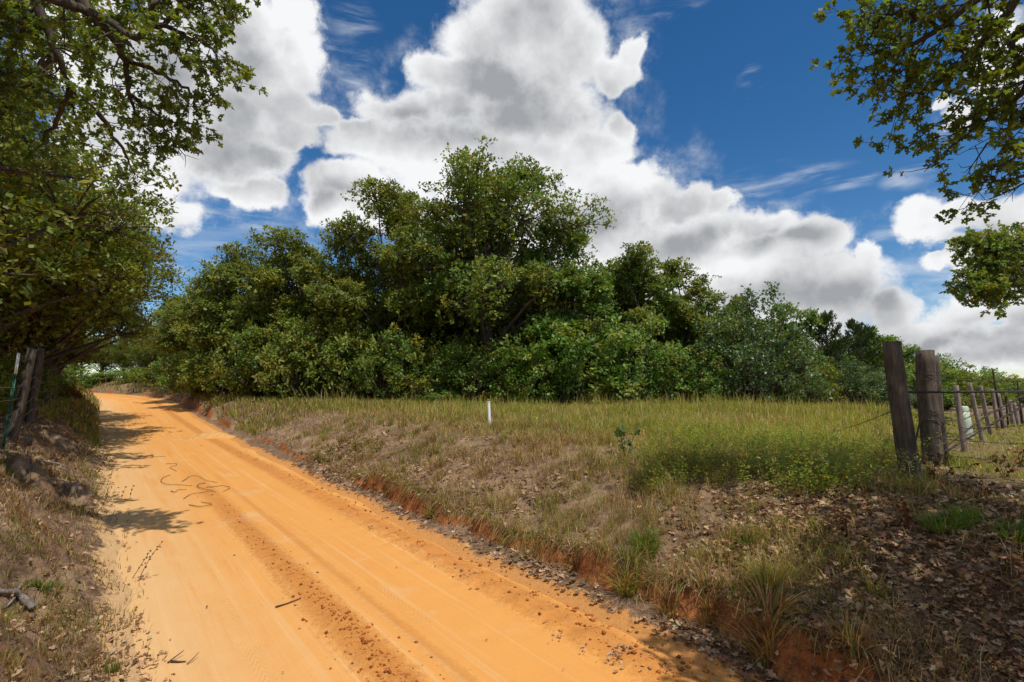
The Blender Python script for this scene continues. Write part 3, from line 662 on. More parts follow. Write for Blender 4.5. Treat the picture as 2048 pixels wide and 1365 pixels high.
# ------------------------------------------------------------------ near canopies that hang into the picture
NEARP = np.concatenate([GREEN[:3], OLIVE[:2], OLIVE[3:4]]) * .82
M_LEAF_NEAR = leaf_material('near_oak_leaf', 0.46, 0.5, 0.3)
def near_tree(name, label, base, crotch, limbs, seed, extra=(), trunk_r=.26, pal=NEARP, group=None, twig=1.0, leaf=.088, bare=()):
    """an oak whose limbs are given as 3-D polylines; side branches, twigs and rosettes of lobed leaves are grown on them"""
    global rng
    keep = rng; rng = np.random.default_rng(seed); r = rng
    mb = MB(); base = np.asarray(base, float); crotch = np.asarray(crotch, float)
    mb.tube(np.concatenate([bez(base - np.array([0, 0, .3]), crotch, r.normal(size=3) * .12, 7)]), np.linspace(trunk_r * 1.25, trunk_r * .8, 7), 10, wob=.2)
    TP, TD = [], []
    def twigs(p, d, L, rad, n):
        for i in range(n):
            f = .25 + .75 * (i + r.random()) / n
            q = p + d * L * f
            td = norm(d * .55 + unit_rand(1, r)[0] * .9 + np.array([0, 0, .05])); tl = (.16 + .26 * r.random()) * twig
            e = q + td * tl; mb.tube([q, (q + e) / 2 + r.normal(size=3) * .015, e], [rad * .45 + .002, rad * .3 + .002, .002], 3, cap=False)
            for g_ in (.62, .84, 1.0): TP.append(q + td * tl * g_ + r.normal(size=3) * .015); TD.append(td)
    for pts, r0, dens in limbs:
        pts = np.asarray(pts, float)
        seg = [np.linspace(0, 1, len(pts))]; tt = np.linspace(0, 1, 4 * len(pts))
        sm = np.stack([np.interp(tt, seg[0], pts[:, k]) for k in range(3)], 1); sm[1:-1] = (sm[:-2] + sm[1:-1] * 2 + sm[2:]) / 4; sm[1:-1] += r.normal(size=sm[1:-1].shape) * .018
        full = np.concatenate([bez(crotch, sm[0], (0, 0, .5), 6)[:-1], sm]) if r0 >= .04 else sm
        mb.tube(full, np.linspace(r0 * 1.5, .008, len(full)), 6, cap=False, wob=.12)
        Ls = np.linalg.norm(np.diff(sm, axis=0), axis=1).sum(); nb = max(4, int(Ls * 4.4 * dens))
        for i in range(nb):
            f = .06 + .94 * (i + r.random()) / nb; k = min(int(f * (len(sm) - 1)), len(sm) - 2)
            p = sm[k] + (sm[k + 1] - sm[k]) * r.random(); tg = norm(sm[k + 1] - sm[k])
            d = norm(tg * .75 + unit_rand(1, r)[0] * .8); L = (.35 + .55 * r.random()) * (1.15 - .5 * f)
            e = p + d * L + np.array([0, 0, -.06 * L]); rad = max(.005, r0 * .32 * (1 - .7 * f))
            mb.tube(bez(p, e, r.normal(size=3) * .05, 4), np.linspace(rad, .003, 4), 4, cap=False)
            twigs(p, e - p, 1.0, rad, 6)
        twigs(sm[-2], (sm[-1] - sm[-2]), 1.0, .006, 4)
    for pts in bare:      # dead twigs without leaves
        pts = np.asarray(pts, float); mb.tube(pts, np.linspace(.012, .003, len(pts)), 4, cap=False)
        for i in range(5):
            k = r.integers(0, len(pts) - 1); p = pts[k] + (pts[k + 1] - pts[k]) * r.random(); d = norm(pts[k + 1] - pts[k] + .8 * unit_rand(1, r)[0] * np.linalg.norm(pts[k + 1] - pts[k]))
            mb.tube([p, p + d * .12, p + d * .22 + r.normal(size=3) * .03], [.005, .004, .002], 3, cap=False)
    TP = np.array(TP); TD = np.array(TD); m = 5
    P = np.repeat(TP, m, 0); td = np.repeat(TD, m, 0)
    Dr = norm(td * .55 + unit_rand(len(P), r) + np.array([0, 0, -.12])); Nm = norm(.35 * sdir + np.array([0, 0, .5]) + .8 * unit_rand(len(P), r))
    C = tint(len(P), pal, .16, np.repeat(r.integers(0, len(pal), len(TP)), m))
    me = leaf_mesh('crown', P, Dr, Nm, leaf * (.65 + .6 * r.random(len(P))), C * 1.1, M_LEAF_NEAR, OAK)
    e = empty(name, base); tr_ = mb.build('trunk', M_BARK, e, True); cr_ = link('crown', me, e)
    tr_.location = cr_.location = [-float(v) for v in base]
    # the rest of the crown, outside the picture: clumps that shade the ground below
    if len(extra):
        CPn = np.array([x[:3] for x in extra]); CRn = np.array([x[3] for x in extra]); n = 90
        cen = np.repeat(CPn, n, 0); u = unit_rand(len(cen), r); pos = cen + u * (np.repeat(CRn, n) * r.random(len(cen)) ** .5)[:, None]
        P = np.repeat(pos, 3, 0) + r.normal(size=(len(pos) * 3, 3)) * .06
        me2 = leaf_mesh('crown', P, unit_rand(len(P), r), norm(np.array([0, 0, .8]) + .8 * unit_rand(len(P), r)), .15 * (.7 + .6 * r.random(len(P))), tint(len(P), pal), M_LEAF)
        o = link('crown', me2, e); o.location = [-float(v) for v in base]
        mb2 = MB()
        for q in CPn: mb2.tube(bez(crotch, q, (0, 0, .4), 6), np.linspace(.07, .015, 6), 5, cap=False)
        o = mb2.build('limb', M_BARK, e, True); o.location = [-float(v) for v in base]
    rng = keep
    return tag(e, label, 'tree', group)
A = lambda *q: [at(*p) for p in q]
bx_, by_ = xy_of(5.2, -3.4)
near_tree('oak_tree', 'nearest oak on the left, its lobed leaves hanging across the upper corner', (bx_, by_, G(bx_, by_)), (bx_ + .2, by_ + .3, 4.6), [
    (A((40, -90, 6.4), (75, 20, 6.6), (115, 110, 6.8), (140, 180, 7.1), (195, 225, 7.4)), .075, .8),
    (A((90, -110, 5.8), (170, 20, 6.0), (235, 75, 6.2), (252, 130, 6.4), (258, 200, 6.6), (300, 265, 7.0)), .065, .9),
    (A((170, 20, 6.0), (270, 78, 6.1), (320, 50, 6.1), (385, 5, 6.2), (400, -30, 6.3)), .045, 1.3),
    (A((320, 50, 6.1), (380, 75, 6.2), (430, 100, 6.3), (440, 140, 6.4)), .02, 1.3),
    (A((252, 120, 6.4), (330, 150, 6.5), (385, 185, 6.6), (395, 220, 6.7)), .022, 1.4),
    (A((258, 190, 6.6), (310, 230, 6.7), (345, 280, 6.9)), .02, 1.3),
    (A((300, 20, 6.0), (330, -20, 6.0), (400, 40, 6.1), (405, 20, 6.2)), .02, 1.3),
    (A((200, -60, 5.9), (280, -10, 6.0), (340, 10, 6.0)), .03, 1.4),
    (A((60, 30, 6.5), (20, 90, 6.6), (10, 160, 6.8)), .03, 1.3),
    (A((115, 110, 6.8), (60, 160, 7.0), (20, 230, 7.3)), .03, 1.2),
    (A((140, 180, 7.1), (110, 250, 7.6), (60, 310, 8.0)), .03, 1.2),
    (A((195, 225, 7.4), (240, 290, 7.8), (270, 350, 8.2)), .025, 1.2),
    (A((-40, -40, 6.6), (20, 20, 6.6), (60, 60, 6.6)), .03, 1.3)], 601, group='oaks along the left side of the road',
    extra=[(bx_ + dx, by_ + dy, z, r_) for dx, dy, z, r_ in [(-1.5, 0, 6, 1.1), (-2.5, 1.5, 5.6, 1.1), (-.8, 1.8, 7.2, 1.2), (-2.2, -1.2, 6.6, 1.1), (.2, .2, 7.8, 1.1), (-1.2, 3.2, 6.6, 1.2), (-3, 3, 6.2, 1.2), (-2.5, .4, 8, 1.2), (0.3, 2.6, 8.2, 1.1)]],
    bare=[A((400, 125, 6.4), (420, 120, 6.4), (432, 130, 6.4)), A((345, 285, 6.9), (360, 300, 6.9), (372, 315, 6.9))])
tx, ty = 8.6, -.4
SHADE = []      # the rest of the crown stands between the sun and the bank below the corner posts
for px, py, z, r_ in [(1450, 1340, 6.2, .7), (1560, 1270, 6.8, .8), (1690, 1180, 6.6, .7), (1700, 1330, 7.2, .68), (1760, 1060, 7.0, .7), (1800, 1230, 7.4, .68), (1850, 1000, 6.8, .75), (1850, 1120, 7.6, .7), (1900, 1330, 7.2, .68),
                      (1950, 1010, 7.4, .68), (1960, 1180, 6.8, .75), (2030, 1060, 7.2, .68), (2030, 1280, 7.6, .7), (1560, 1365, 7.0, .8), (2010, 985, 7.0, .8), (1900, 965, 7.6, .8), (1780, 985, 7.8, .8)]:
    q = ground_at(px, py); SHADE.append(tuple(q + sdir * ((z - q[2]) / sdir[2])) + (r_,))
for px, py, z in [(1800, 830, 7.0), (1795, 730, 7.4), (1862, 800, 7.2), (1860, 720, 7.8), (1880, 880, 6.8)]:
    q = at(px, py, 7.0); SHADE.append(tuple(q + sdir * ((z - q[2]) / sdir[2])) + (.75,))
near_tree('oak_tree', 'oak out of sight at right whose leafy branches hang into the upper corner', (tx, ty, G(tx, ty)), (tx - .3, ty + .4, 4.2), [
    (A((2090, -161, 5.0), (1976, -25, 5.2), (1878, 62, 5.4), (1805, 99, 5.6), (1735, 113, 5.8)), .05, 1.5),
    (A((1878, 62, 5.4), (1825, 20, 5.4), (1775, 28, 5.6), (1735, 78, 5.7)), .02, 1.4),
    (A((2105, -81, 5.0), (1999, 46, 5.3), (1923, 123, 5.5), (1863, 171, 5.7), (1795, 199, 5.9)), .045, 1.5),
    (A((1976, -25, 5.2), (1916, -17, 5.2), (1863, -19, 5.3), (1805, -1, 5.4)), .02, 1.4),
    (A((1999, 46, 5.3), (1953, 34, 5.3), (1916, 53, 5.4)), .02, 1.3),
    (A((2140, -20, 5.0), (2037, 57, 5.3), (2018, 106, 5.4), (1999, 156, 5.6)), .04, .7),
    (A((2160, 60, 5.0), (2075, 148, 5.2), (2022, 207, 5.4), (1961, 245, 5.6), (1900, 272, 5.8)), .04, 1.2),
    (A((2160, 160, 5.0), (2082, 199, 5.2), (2037, 257, 5.4), (1999, 261, 5.5)), .035, 1.3),
    (A((2150, 220, 5.0), (2075, 268, 5.3), (2037, 307, 5.5), (2018, 331, 5.7)), .03, 1.2),
    (A((2120, 100, 5.1), (2067, 148, 5.2), (2037, 167, 5.3)), .03, 1.2),
    (A((2067, 348, 5.5), (2022, 362, 5.6), (1984, 350, 5.7), (1972, 360, 5.8)), .014, .55)], 602, leaf=.084,
    extra=SHADE,
    bare=[A((1931, 194, 5.6), (1900, 232, 5.7), (1863, 256, 5.8), (1850, 263, 5.8)), A((1976, 285, 5.6), (1953, 319, 5.7), (1938, 339, 5.8)), A((2075, 353, 5.5), (2029, 377, 5.6), (1999, 391, 5.7), (1972, 403, 5.8)), A((1805, 189, 5.8), (1775, 168, 5.8), (1750, 178, 5.9)), A((2029, 307, 5.5), (1999, 326, 5.6), (1984, 340, 5.7))])
# the tree at the right edge in the middle distance
fx_, fy_ = PX(2150, 17), 17
near_tree('oak_tree', 'middle-distance oak cut by the right edge of the picture', (fx_, fy_, G(fx_, fy_)), (fx_ - .4, fy_, 5.2), [
    (A((2120, 560, 17), (2040, 540, 16.8), (1970, 560, 16.6), (1930, 575, 16.5)), .10, 1.6),
    (A((2110, 500, 17), (2030, 490, 16.8), (1970, 500, 16.6), (1940, 490, 16.5)), .10, 1.6),
    (A((2110, 480, 17), (2050, 475, 16.8), (2000, 485, 16.8), (1965, 485, 16.6)), .08, 1.2),
    (A((2120, 585, 17), (2060, 570, 16.6), (2000, 575, 16.5), (1970, 580, 16.4)), .08, 1.0),
    (A((2130, 540, 17.5), (2050, 520, 17.6), (1990, 530, 17.4), (1945, 535, 17.3)), .08, 1.6),
    (A((2120, 470, 17), (2060, 490, 17.6), (2010, 510, 17.6), (1980, 545, 17.4)), .08, 1.6),
    (A((2130, 470, 16), (2080, 510, 15.8), (2020, 560, 15.8), (1985, 590, 15.7)), .08, 1.6)], 603, leaf=.135, twig=1.5, trunk_r=.2, pal=GREEN)

# ------------------------------------------------------------------ ground cover
def blades(name, X, Y, Hh, W, C, lean=.35, mat=None, droop=.35):
    """tapering bent blades, two quads and a tip each (5 points)"""
    n = len(X); Z = height(X, Y) - .01
    a = rng.random(n) * 6.2832; ln = lean * (.3 + rng.random(n)) * Hh
    dx, dy = np.cos(a), np.sin(a); f = rng.random(n) * 6.2832; sx, sy = np.cos(f) * W / 2, np.sin(f) * W / 2
    V = np.empty((n, 5, 3))
    mx, my, mz = X + dx * ln * .35, Y + dy * ln * .35, Z + Hh * .62
    tx_, ty_, tz = X + dx * ln * 1.2, Y + dy * ln * 1.2, Z + Hh * (1 - droop * rng.random(n) * lean)
    V[:, 0] = np.stack([X - sx, Y - sy, Z], 1); V[:, 1] = np.stack([X + sx, Y + sy, Z], 1)
    V[:, 2] = np.stack([mx + sx * .75, my + sy * .75, mz], 1); V[:, 3] = np.stack([mx - sx * .75, my - sy * .75, mz], 1)
    V[:, 4] = np.stack([tx_, ty_, tz], 1)
    i0 = np.arange(n) * 5
    fl = np.stack([i0, i0 + 1, i0 + 2, i0 + 3, i0 + 3, i0 + 2, i0 + 4], 1).ravel()
    return mesh_raw(name, V.reshape(-1, 3), fl, np.tile([4, 3], n), mat or M_GRASS, False, {'col': np.repeat(C, 5, 0)})

def scatter(n, dmin, dmax, power, azl=-.87, azr=.90):
    """points on the ground in front of the camera, denser close by"""
    u = rng.random(n); k = 1 - power
    d = (dmin ** k + u * (dmax ** k - dmin ** k)) ** (1 / k); az = azl + (azr - azl) * rng.random(n)
    return d * np.sin(az), d * np.cos(az), d
def zones(x, y):
    s, T = st_of(x, y); q = np.clip(s, -20, 140); return s, T, edge_l(q) - T, T - edge_r(q)
STRAW = np.array([[0.46, 0.33, 0.14], [0.39, 0.265, 0.11], [0.54, 0.41, 0.20], [0.28, 0.175, 0.075]])
BROWN = np.array([[0.21, 0.12, 0.058], [0.27, 0.15, 0.075], [0.15, 0.09, 0.05], [0.33, 0.20, 0.10]])
GRASS = np.array([[0.19, 0.22, 0.034], [0.25, 0.255, 0.042], [0.14, 0.185, 0.03], [0.31, 0.28, 0.055]])
def pick(c1, c2, m): return np.where(m[:, None], c1, c2)

# field grass on the right
x, y, d = scatter(370000, 2.6, 36, 1.25); s, T, a, b = zones(x, y)
patch = fbm(x * .55, y * .55, 91, 4); patch2 = fbm(x * 1.6, y * 1.6, 93, 3)
shade = sst(x, 2.5, 4.5) * (1 - sst(d, 6.5, 8.5))
# worn pale ground under the corner posts and along the fence
pc1, pc2 = ground_at(1840, 960), ground_at(1900, 905)
gate = np.maximum(np.exp(-(((x - pc1[0]) / 1.5) ** 2 + ((y - pc1[1]) / 1.1) ** 2)), np.exp(-(((x - pc2[0]) / 1.6) ** 2 + ((y - pc2[1]) / 1.3) ** 2)))
prob = sst(b + .25 * patch, .35, 1.1) * (.42 + .58 * sst(b + .8 * patch, 1.2, 4.0)) * (.45 + .55 * sst(patch2, -.35, .25)) * (1 - .88 * shade) * (1 - .9 * gate)
keep_ = (b > .1) & (rng.random(len(x)) < prob)
x, y, d, b, patch, patch2 = x[keep_], y[keep_], d[keep_], b[keep_], patch[keep_], patch2[keep_]
lush = sst(b, 3.0, 7.5)
hgt = (.09 + .12 * rng.random(len(x))) * (1 + .9 * lush * (1 + .9 * patch)) * (.6 + .8 * sst(patch2, -.3, .5)) + .10 * sst(d, 18, 27) * rng.random(len(x))
lawn = sst(x - .75 * y, .2, 1.4) * sst(d, 6, 8)
hgt = hgt * (1 - .66 * lawn)
g_ = rng.random(len(x)) < np.clip(.32 + .42 * lush + .55 * patch + .12 * sst(x, 2, 10) + .35 * lawn, .04, .93)
br_ = rng.random(len(x)) < np.clip(.55 - .5 * lush, .05, .8)
C = pick(tint(len(x), GRASS), pick(tint(len(x), BROWN), tint(len(x), STRAW), br_), g_)
tag(link('field_grass', blades('field_grass', x, y, hgt, np.maximum(.0045, d * .00085) * (.7 + .6 * rng.random(len(x))), np.clip(1.2 * C, .01, .7), .85)), 'dry and green grass over the sloping field', 'grass', kind='stuff')

# loose bunches on the slope of the right bank
cx, cy, cd = scatter(1500, 3.0, 20, 1.1, -.55, .75); s, T, a, b = zones(cx, cy)
k = (b > .55) & (rng.random(len(cx)) < (1 - .7 * sst(b, 4, 8)) * (1 - .95 * sst(cx, 2.0, 3.6) * (1 - sst(cd, 6.5, 9))) * (1 - sst(cx - .75 * cy, -.3, .6)))
cx, cy, cd, cb = cx[k], cy[k], cd[k], b[k]; m = 46; nb = len(cx)
wet = np.repeat(np.clip(.42 + .55 * fbm(cx * .5, cy * .5, 111, 3) + .35 * (rng.random(nb) - .5), 0, 1), m); rad_ = np.repeat(.07 + .12 * rng.random(nb), m); hb_ = np.repeat(.14 + .20 * rng.random(nb), m)
an = rng.random(nb * m) * 6.283; q = np.sqrt(rng.random(nb * m)) * rad_
x = np.repeat(cx, m) + np.cos(an) * q; y = np.repeat(cy, m) + np.sin(an) * q; d = np.repeat(cd, m)
C = pick(tint(len(x), GRASS), pick(tint(len(x), BROWN), tint(len(x), STRAW), rng.random(len(x)) < .4), rng.random(len(x)) < wet)
tag(link('bunch_grass', blades('bunch_grass', x, y, hb_ * (.6 + .6 * rng.random(len(x))), np.maximum(.004, d * .0008), np.clip(C, .01, .6), .85)), 'loose straw and green bunches dotting the right bank', 'grass', kind='stuff')

# grass hanging over the cut of the right bank
ss = rng.uniform(.9, 16, 5200); ss = ss[rng.random(len(ss)) < 1.15 - sst(ss, 5, 16) * .75]; ss = np.where(rng.random(len(ss)) < .6, np.round(ss * 2.6) / 2.6 + .09 * rng.normal(size=len(ss)), ss)
bg_ = np.linspace(.15, 1.9, 60); er = edge_r(ss)
gx_, gy_ = xy_of(np.repeat(ss[:, None], 60, 1), er[:, None] + bg_[None]); gz_ = height(gx_, gy_); jj = np.argmax(np.diff(gz_, axis=1), axis=1)
Tt = er + bg_[jj] + .10 + .16 * rng.random(len(ss)); x, y = xy_of(ss, Tt); z = height(x, y); n = len(x); kk = 5; f = np.linspace(0, 1, kk)[None]
L = (.16 + .24 * rng.random(n))[:, None]; th = rng.normal(size=n) * .7; ox, oy = -Nn[0] * np.cos(th) - U[0] * np.sin(th), -Nn[1] * np.cos(th) - U[1] * np.sin(th)
ou = (.35 + .6 * rng.random(n))[:, None]; cx = x[:, None] + ox[:, None] * L * ou * f ** 1.3; cy = y[:, None] + oy[:, None] * L * ou * f ** 1.3; cz = z[:, None] - .01 + L * (.75 * f - (.45 + .8 * ou) * f ** 2)
tw = rng.random(n) * 6.28; wv = (.0045 * (.7 + .6 * rng.random(n)))[:, None] * np.maximum(1, np.hypot(x, y) / 6)[:, None] * (1 - .9 * f ** 1.5)
V = np.empty((n, kk, 2, 3))
for j, sg in enumerate((-1, 1)): V[:, :, j] = np.stack([cx + sg * wv * np.cos(tw)[:, None], cy + sg * wv * np.sin(tw)[:, None], cz], -1)
i0 = (np.arange(n) * 2 * kk)[:, None, None]; s_ = (np.arange(kk - 1) * 2)[None, :, None]; fl = (i0 + s_ + np.array([0, 1, 3, 2])[None, None]).reshape(-1)
C = pick(tint(n, GRASS), pick(tint(n, BROWN), tint(n, STRAW), rng.random(n) < .55), rng.random(n) < .3)
tag(link('overhanging_grass', mesh_raw('overhanging_grass', V.reshape(-1, 3), fl, np.full(n * (kk - 1), 4), M_GRASS, False, {'col': np.repeat(np.clip(C, .01, .6), 2 * kk, 0)})), 'dry grass and roots hanging over the red cut of the right bank', 'grass', kind='stuff')

# taller seed stalks at the foot of the wood and through the field
x, y, d = scatter(26000, 8, 31, .6); s, T, a, b = zones(x, y)
keep_ = (b > 3.5) & (rng.random(len(x)) < (sst(d, 10, 26) * .8 + .05) * (1 - sst(x - .75 * y, -.6, .4)))
x, y, d = x[keep_], y[keep_], d[keep_]
C = 1.15 * pick(tint(len(x), 1.15 * GRASS), tint(len(x), STRAW), rng.random(len(x)) < .6)
tag(link('tall_grass', blades('tall_grass', x, y, (.30 + .34 * rng.random(len(x))) * (.65 + 1.1 * sst(fbm(x * .5, y * .5, 131, 3), -.2, .6)), np.maximum(.005, d * .0008), np.clip(C, .01, .6), .22)), 'taller green and straw stems along the foot of the wood', 'grass', kind='stuff')

# dry grass on the left bank
x, y, d = scatter(210000, 2.4, 60, 1.35, -.93, -.30); s, T, a, b = zones(x, y)
patch = fbm(x * .8, y * .8, 95, 4); patch2 = fbm(x * 2.4, y * 2.4, 97, 3)
keep_ = (a > -.12) & (a < 4.5) & (rng.random(len(x)) < (.05 + .95 * sst(a + .3 * patch, .0, .7)) * (.18 + .82 * sst(patch2, -.25, .25)) * (1 - .35 * sst(a, 1.4, 2.2)))
x, y, d, a, patch, s = x[keep_], y[keep_], d[keep_], a[keep_], patch[keep_], s[keep_]
g_ = rng.random(len(x)) < np.clip(.12 + .7 * patch + .35 * (1 - sst(a, .3, .9)) * sst(s, 6, 12), .03, .9)
br_ = rng.random(len(x)) < .68
C = pick(tint(len(x), GRASS), pick(tint(len(x), BROWN), tint(len(x), .9 * STRAW), br_), g_)
hgt = (.05 + .10 * rng.random(len(x))) * (1 + .8 * sst(s, 8, 16) * (1 - sst(a, .6, 1.6)) + .6 * sst(s, 20, 40))
tag(link('bank_grass', blades('bank_grass', x, y, hgt, np.maximum(.004, d * .0009), np.clip(C, .01, .6), .7)), 'short brown grass matting the left bank', 'grass', kind='stuff')

# far verge of the road bend
x, y, d = scatter(46000, 24, 95, 1.01, -.93, -.2); s, T, a, b = zones(x, y)
keep_ = ((b > .7) & (b < 14)) | (a > .2)
x, y, d = x[keep_], y[keep_], d[keep_]
C = pick(tint(len(x), GRASS), tint(len(x), STRAW), rng.random(len(x)) < .68)
tag(link('verge_grass', blades('verge_grass', x, y, .18 + .25 * rng.random(len(x)), d * .0014, np.clip(C, .01, .6), .4)), 'green verge grass at the far bend of the road', 'grass', kind='stuff')

# fine-leaved yellow-green weeds with small yellow flowers near the corner posts
def in_patch(x, y, px, py, rx, ry):
    p = ground_at(px, py); return ((x - p[0]) / rx) ** 2 + ((y - p[1]) / ry) ** 2
x, y, d = scatter(60000, 5, 15, .8, 0.1, .7)
f = np.minimum(in_patch(x, y, 1550, 905, 1.9, 2.4), np.minimum(in_patch(x, y, 1640, 960, 1.1, .9), in_patch(x, y, 1440, 935, 1.3, 1.5)))
pw = fbm(x * 1.3, y * 1.3, 121, 4)
keep_ = rng.random(len(x)) < np.clip(1.1 - f + .9 * pw, 0, 1) * .15 * (1 - np.exp(-(((x - pc1[0]) / .9) ** 2 + ((y - pc1[1]) / .9) ** 2)))
x, y, d = x[keep_], y[keep_], d[keep_]; z = height(x, y); n = len(x)
hh = .16 + .40 * rng.random(n) ** 1.3; m = 24
P = []; Dr = []
az = rng.random(n) * 6.28; lean = .35 * rng.random(n)
k_ = rng.random((n, m)) ** .75
px_ = x[:, None] + np.cos(az)[:, None] * lean[:, None] * hh[:, None] * k_; py_ = y[:, None] + np.sin(az)[:, None] * lean[:, None] * hh[:, None] * k_; pz_ = z[:, None] + hh[:, None] * k_
P = np.stack([px_, py_, pz_], -1).reshape(-1, 3); Dr = unit_rand(len(P)); Dr[:, 2] = np.abs(Dr[:, 2]) * .6
P = P + Dr * .02
C = np.repeat(np.clip(tint(n, np.array([[.18, .25, .026], [.25, .29, .034], [.13, .20, .022], [.30, .30, .05]]), .2), .01, .6), m, 0)
tag(link('weeds', leaf_mesh('weeds', P, Dr, norm(np.array([0, 0, 1.0]) + .6 * unit_rand(len(P))), .022 + .035 * rng.random(len(P)), C, M_GRASS, DIA, .6)), 'bright green feathery weeds left of the corner posts', 'weeds', kind='stuff')
sel = rng.random(n) < .09
fl = np.stack([px_[sel, 0], py_[sel, 0], z[sel] + hh[sel] * 1.02], 1); fl = np.repeat(fl, 5, 0)
fd = unit_rand(len(fl)); fd[:, 2] = np.abs(fd[:, 2]) * .3 + .2
tag(link('yellow_flowers', leaf_mesh('yellow_flowers', fl, fd, np.tile([0, 0, 1.0], (len(fl), 1)), np.full(len(fl), .018), np.tile([[.75, .42, .03]], (len(fl), 1)), M_GRASS, DIA, 1.2)), 'tiny yellow flowers scattered over the feathery weeds', 'flowers', kind='stuff')

# dead oak leaves
def litter(name, label, n, dmin, dmax, power, fn, size, azl=-.93, azr=.93):
    x, y, d = scatter(n, dmin, dmax, power, azl, azr); p = fn(x, y, d); k = rng.random(n) < p
    x, y, d = x[k], y[k], d[k]; z = height(x, y); m = len(x)
    P = np.stack([x, y, z + .006 + .012 * rng.random(m)], 1); Dr = unit_rand(m); Dr[:, 2] *= .35
    Nm = norm(np.array([0, 0, 1.0]) + .55 * unit_rand(m))
    C = tint(m, np.array([[.33, .19, .10], [.42, .265, .15], [.21, .115, .06], [.47, .325, .20], [.14, .078, .042]]), .15)
    return tag(link(name, leaf_mesh(name, P, Dr, Nm, size * (.55 + .8 * rng.random(m)) * np.maximum(1, d / 9), np.clip(C, .01, .6), M_LITTER, LIT)), label, 'leaf litter', kind='stuff')
def f_right(x, y, d):
    s, T, a, b = zones(x, y); p = fbm(x * .9, y * .9, 101, 4)
    sh = sst(x, 2.0, 4.0) * (1 - sst(d, 7, 9.5))
    return np.clip(sst(b, .08, .40) * (1 - .88 * sst(b, 1.0, 2.8)) * (.36 + .9 * p) + sst(b, .3, .8) * sh * (1.0 + .8 * p), 0, 1) * (1 - .9 * sst(b, 9, 14))
litter('fallen_leaves', 'brown curled oak leaves strewn over the right bank', 115000, 2.6, 17, 1.25, f_right, .075, -.5, .93)
def f_edge(x, y, d):
    s, T, a, b = zones(x, y); p = fbm(x * 2.2, y * 2.2, 103, 3); sc2 = np.sin(s * 7.3 + 2.2 * fbm(s * .9, 2.0, 43, 2))
    return np.exp(-((b + .36) / .20) ** 2) * np.clip(.04 + .5 * p - .2 * np.abs(sc2), 0, 1) + .0005 * (a < 0) * (b < 0)
litter('leaf_debris', 'grey-brown leaf scraps along the ridge of sand at the road edge', 150000, 2.6, 24, 1.3, f_edge, .036, -.75, .6)
def f_left(x, y, d):
    s, T, a, b = zones(x, y); p = fbm(x * 1.2, y * 1.2, 105, 4)
    return np.clip(sst(a, -.35, .15) * (.20 + .75 * p) * (1 - sst(a, 2.5, 4)), 0, 1)
litter('bank_leaves', 'small brown leaves caught in the grass of the left bank', 42000, 2.4, 26, 1.3, f_left, .055, -.93, -.3)

# clods of red dirt on the windrows
def clods(name, label, n, fn, size):
    x, y, d = scatter(n, 2.6, 16, 1.35, -.8, .6); k = rng.random(n) < fn(x, y); x, y, d = x[k], y[k], d[k]; m = len(x); z = height(x, y)
    o = np.array([(1, 0, 0), (0, 1, 0), (-1, 0, 0), (0, -1, 0), (0, 0, .8), (0, 0, -.8)], float)
    sz = size * (.28 + rng.random(m) ** 4 * 1.3)
    V = np.stack([x, y, z + sz * .25], 1)[:, None, :] + o[None] * sz[:, None, None] * (.65 + .7 * rng.random((m, 6, 1))) + rng.normal(size=(m, 6, 3)) * .12 * sz[:, None, None]
    f = np.array([(0, 1, 4), (1, 2, 4), (2, 3, 4), (3, 0, 4), (1, 0, 5), (2, 1, 5), (3, 2, 5), (0, 3, 5)])
    fl = (np.arange(m)[:, None, None] * 6 + f[None]).reshape(-1)
    C = tint(m, np.array([[.42, .14, .03], [.34, .105, .024], [.50, .19, .045], [.26, .085, .022]]), .12)
    return tag(link(name, mesh_raw(name, V.reshape(-1, 3), fl, np.full(m * 8, 3), M_CLOD, False, {'col': np.repeat(C, 6, 0)})), label, 'dirt clods', kind='stuff')
M_CLOD = leaf_material('red_clod', 0.0, 0.95, 0.1)
def f_mid(x, y):
    s, T, a, b = zones(x, y); q = T - 1.97 - .06 * fbm(s * .6, 1.1, 41, 2)
    return (np.exp(-(q / .12) ** 2) * .55 + .04 * np.exp(-(q / .4) ** 2)) * (1 - sst(s, 8, 14))
clods('dirt_clods', 'crumbled red dirt along the ridge in the middle of the road', 100000, f_mid, .015)
def f_rt(x, y):
    s, T, a, b = zones(x, y); return np.exp(-((b + .12) / .22) ** 2) * .35 + .10 * (b > 0) * (b < 1.0)
clods('edge_clods', 'crumbled red dirt along the right edge of the road', 40000, f_rt, .02)

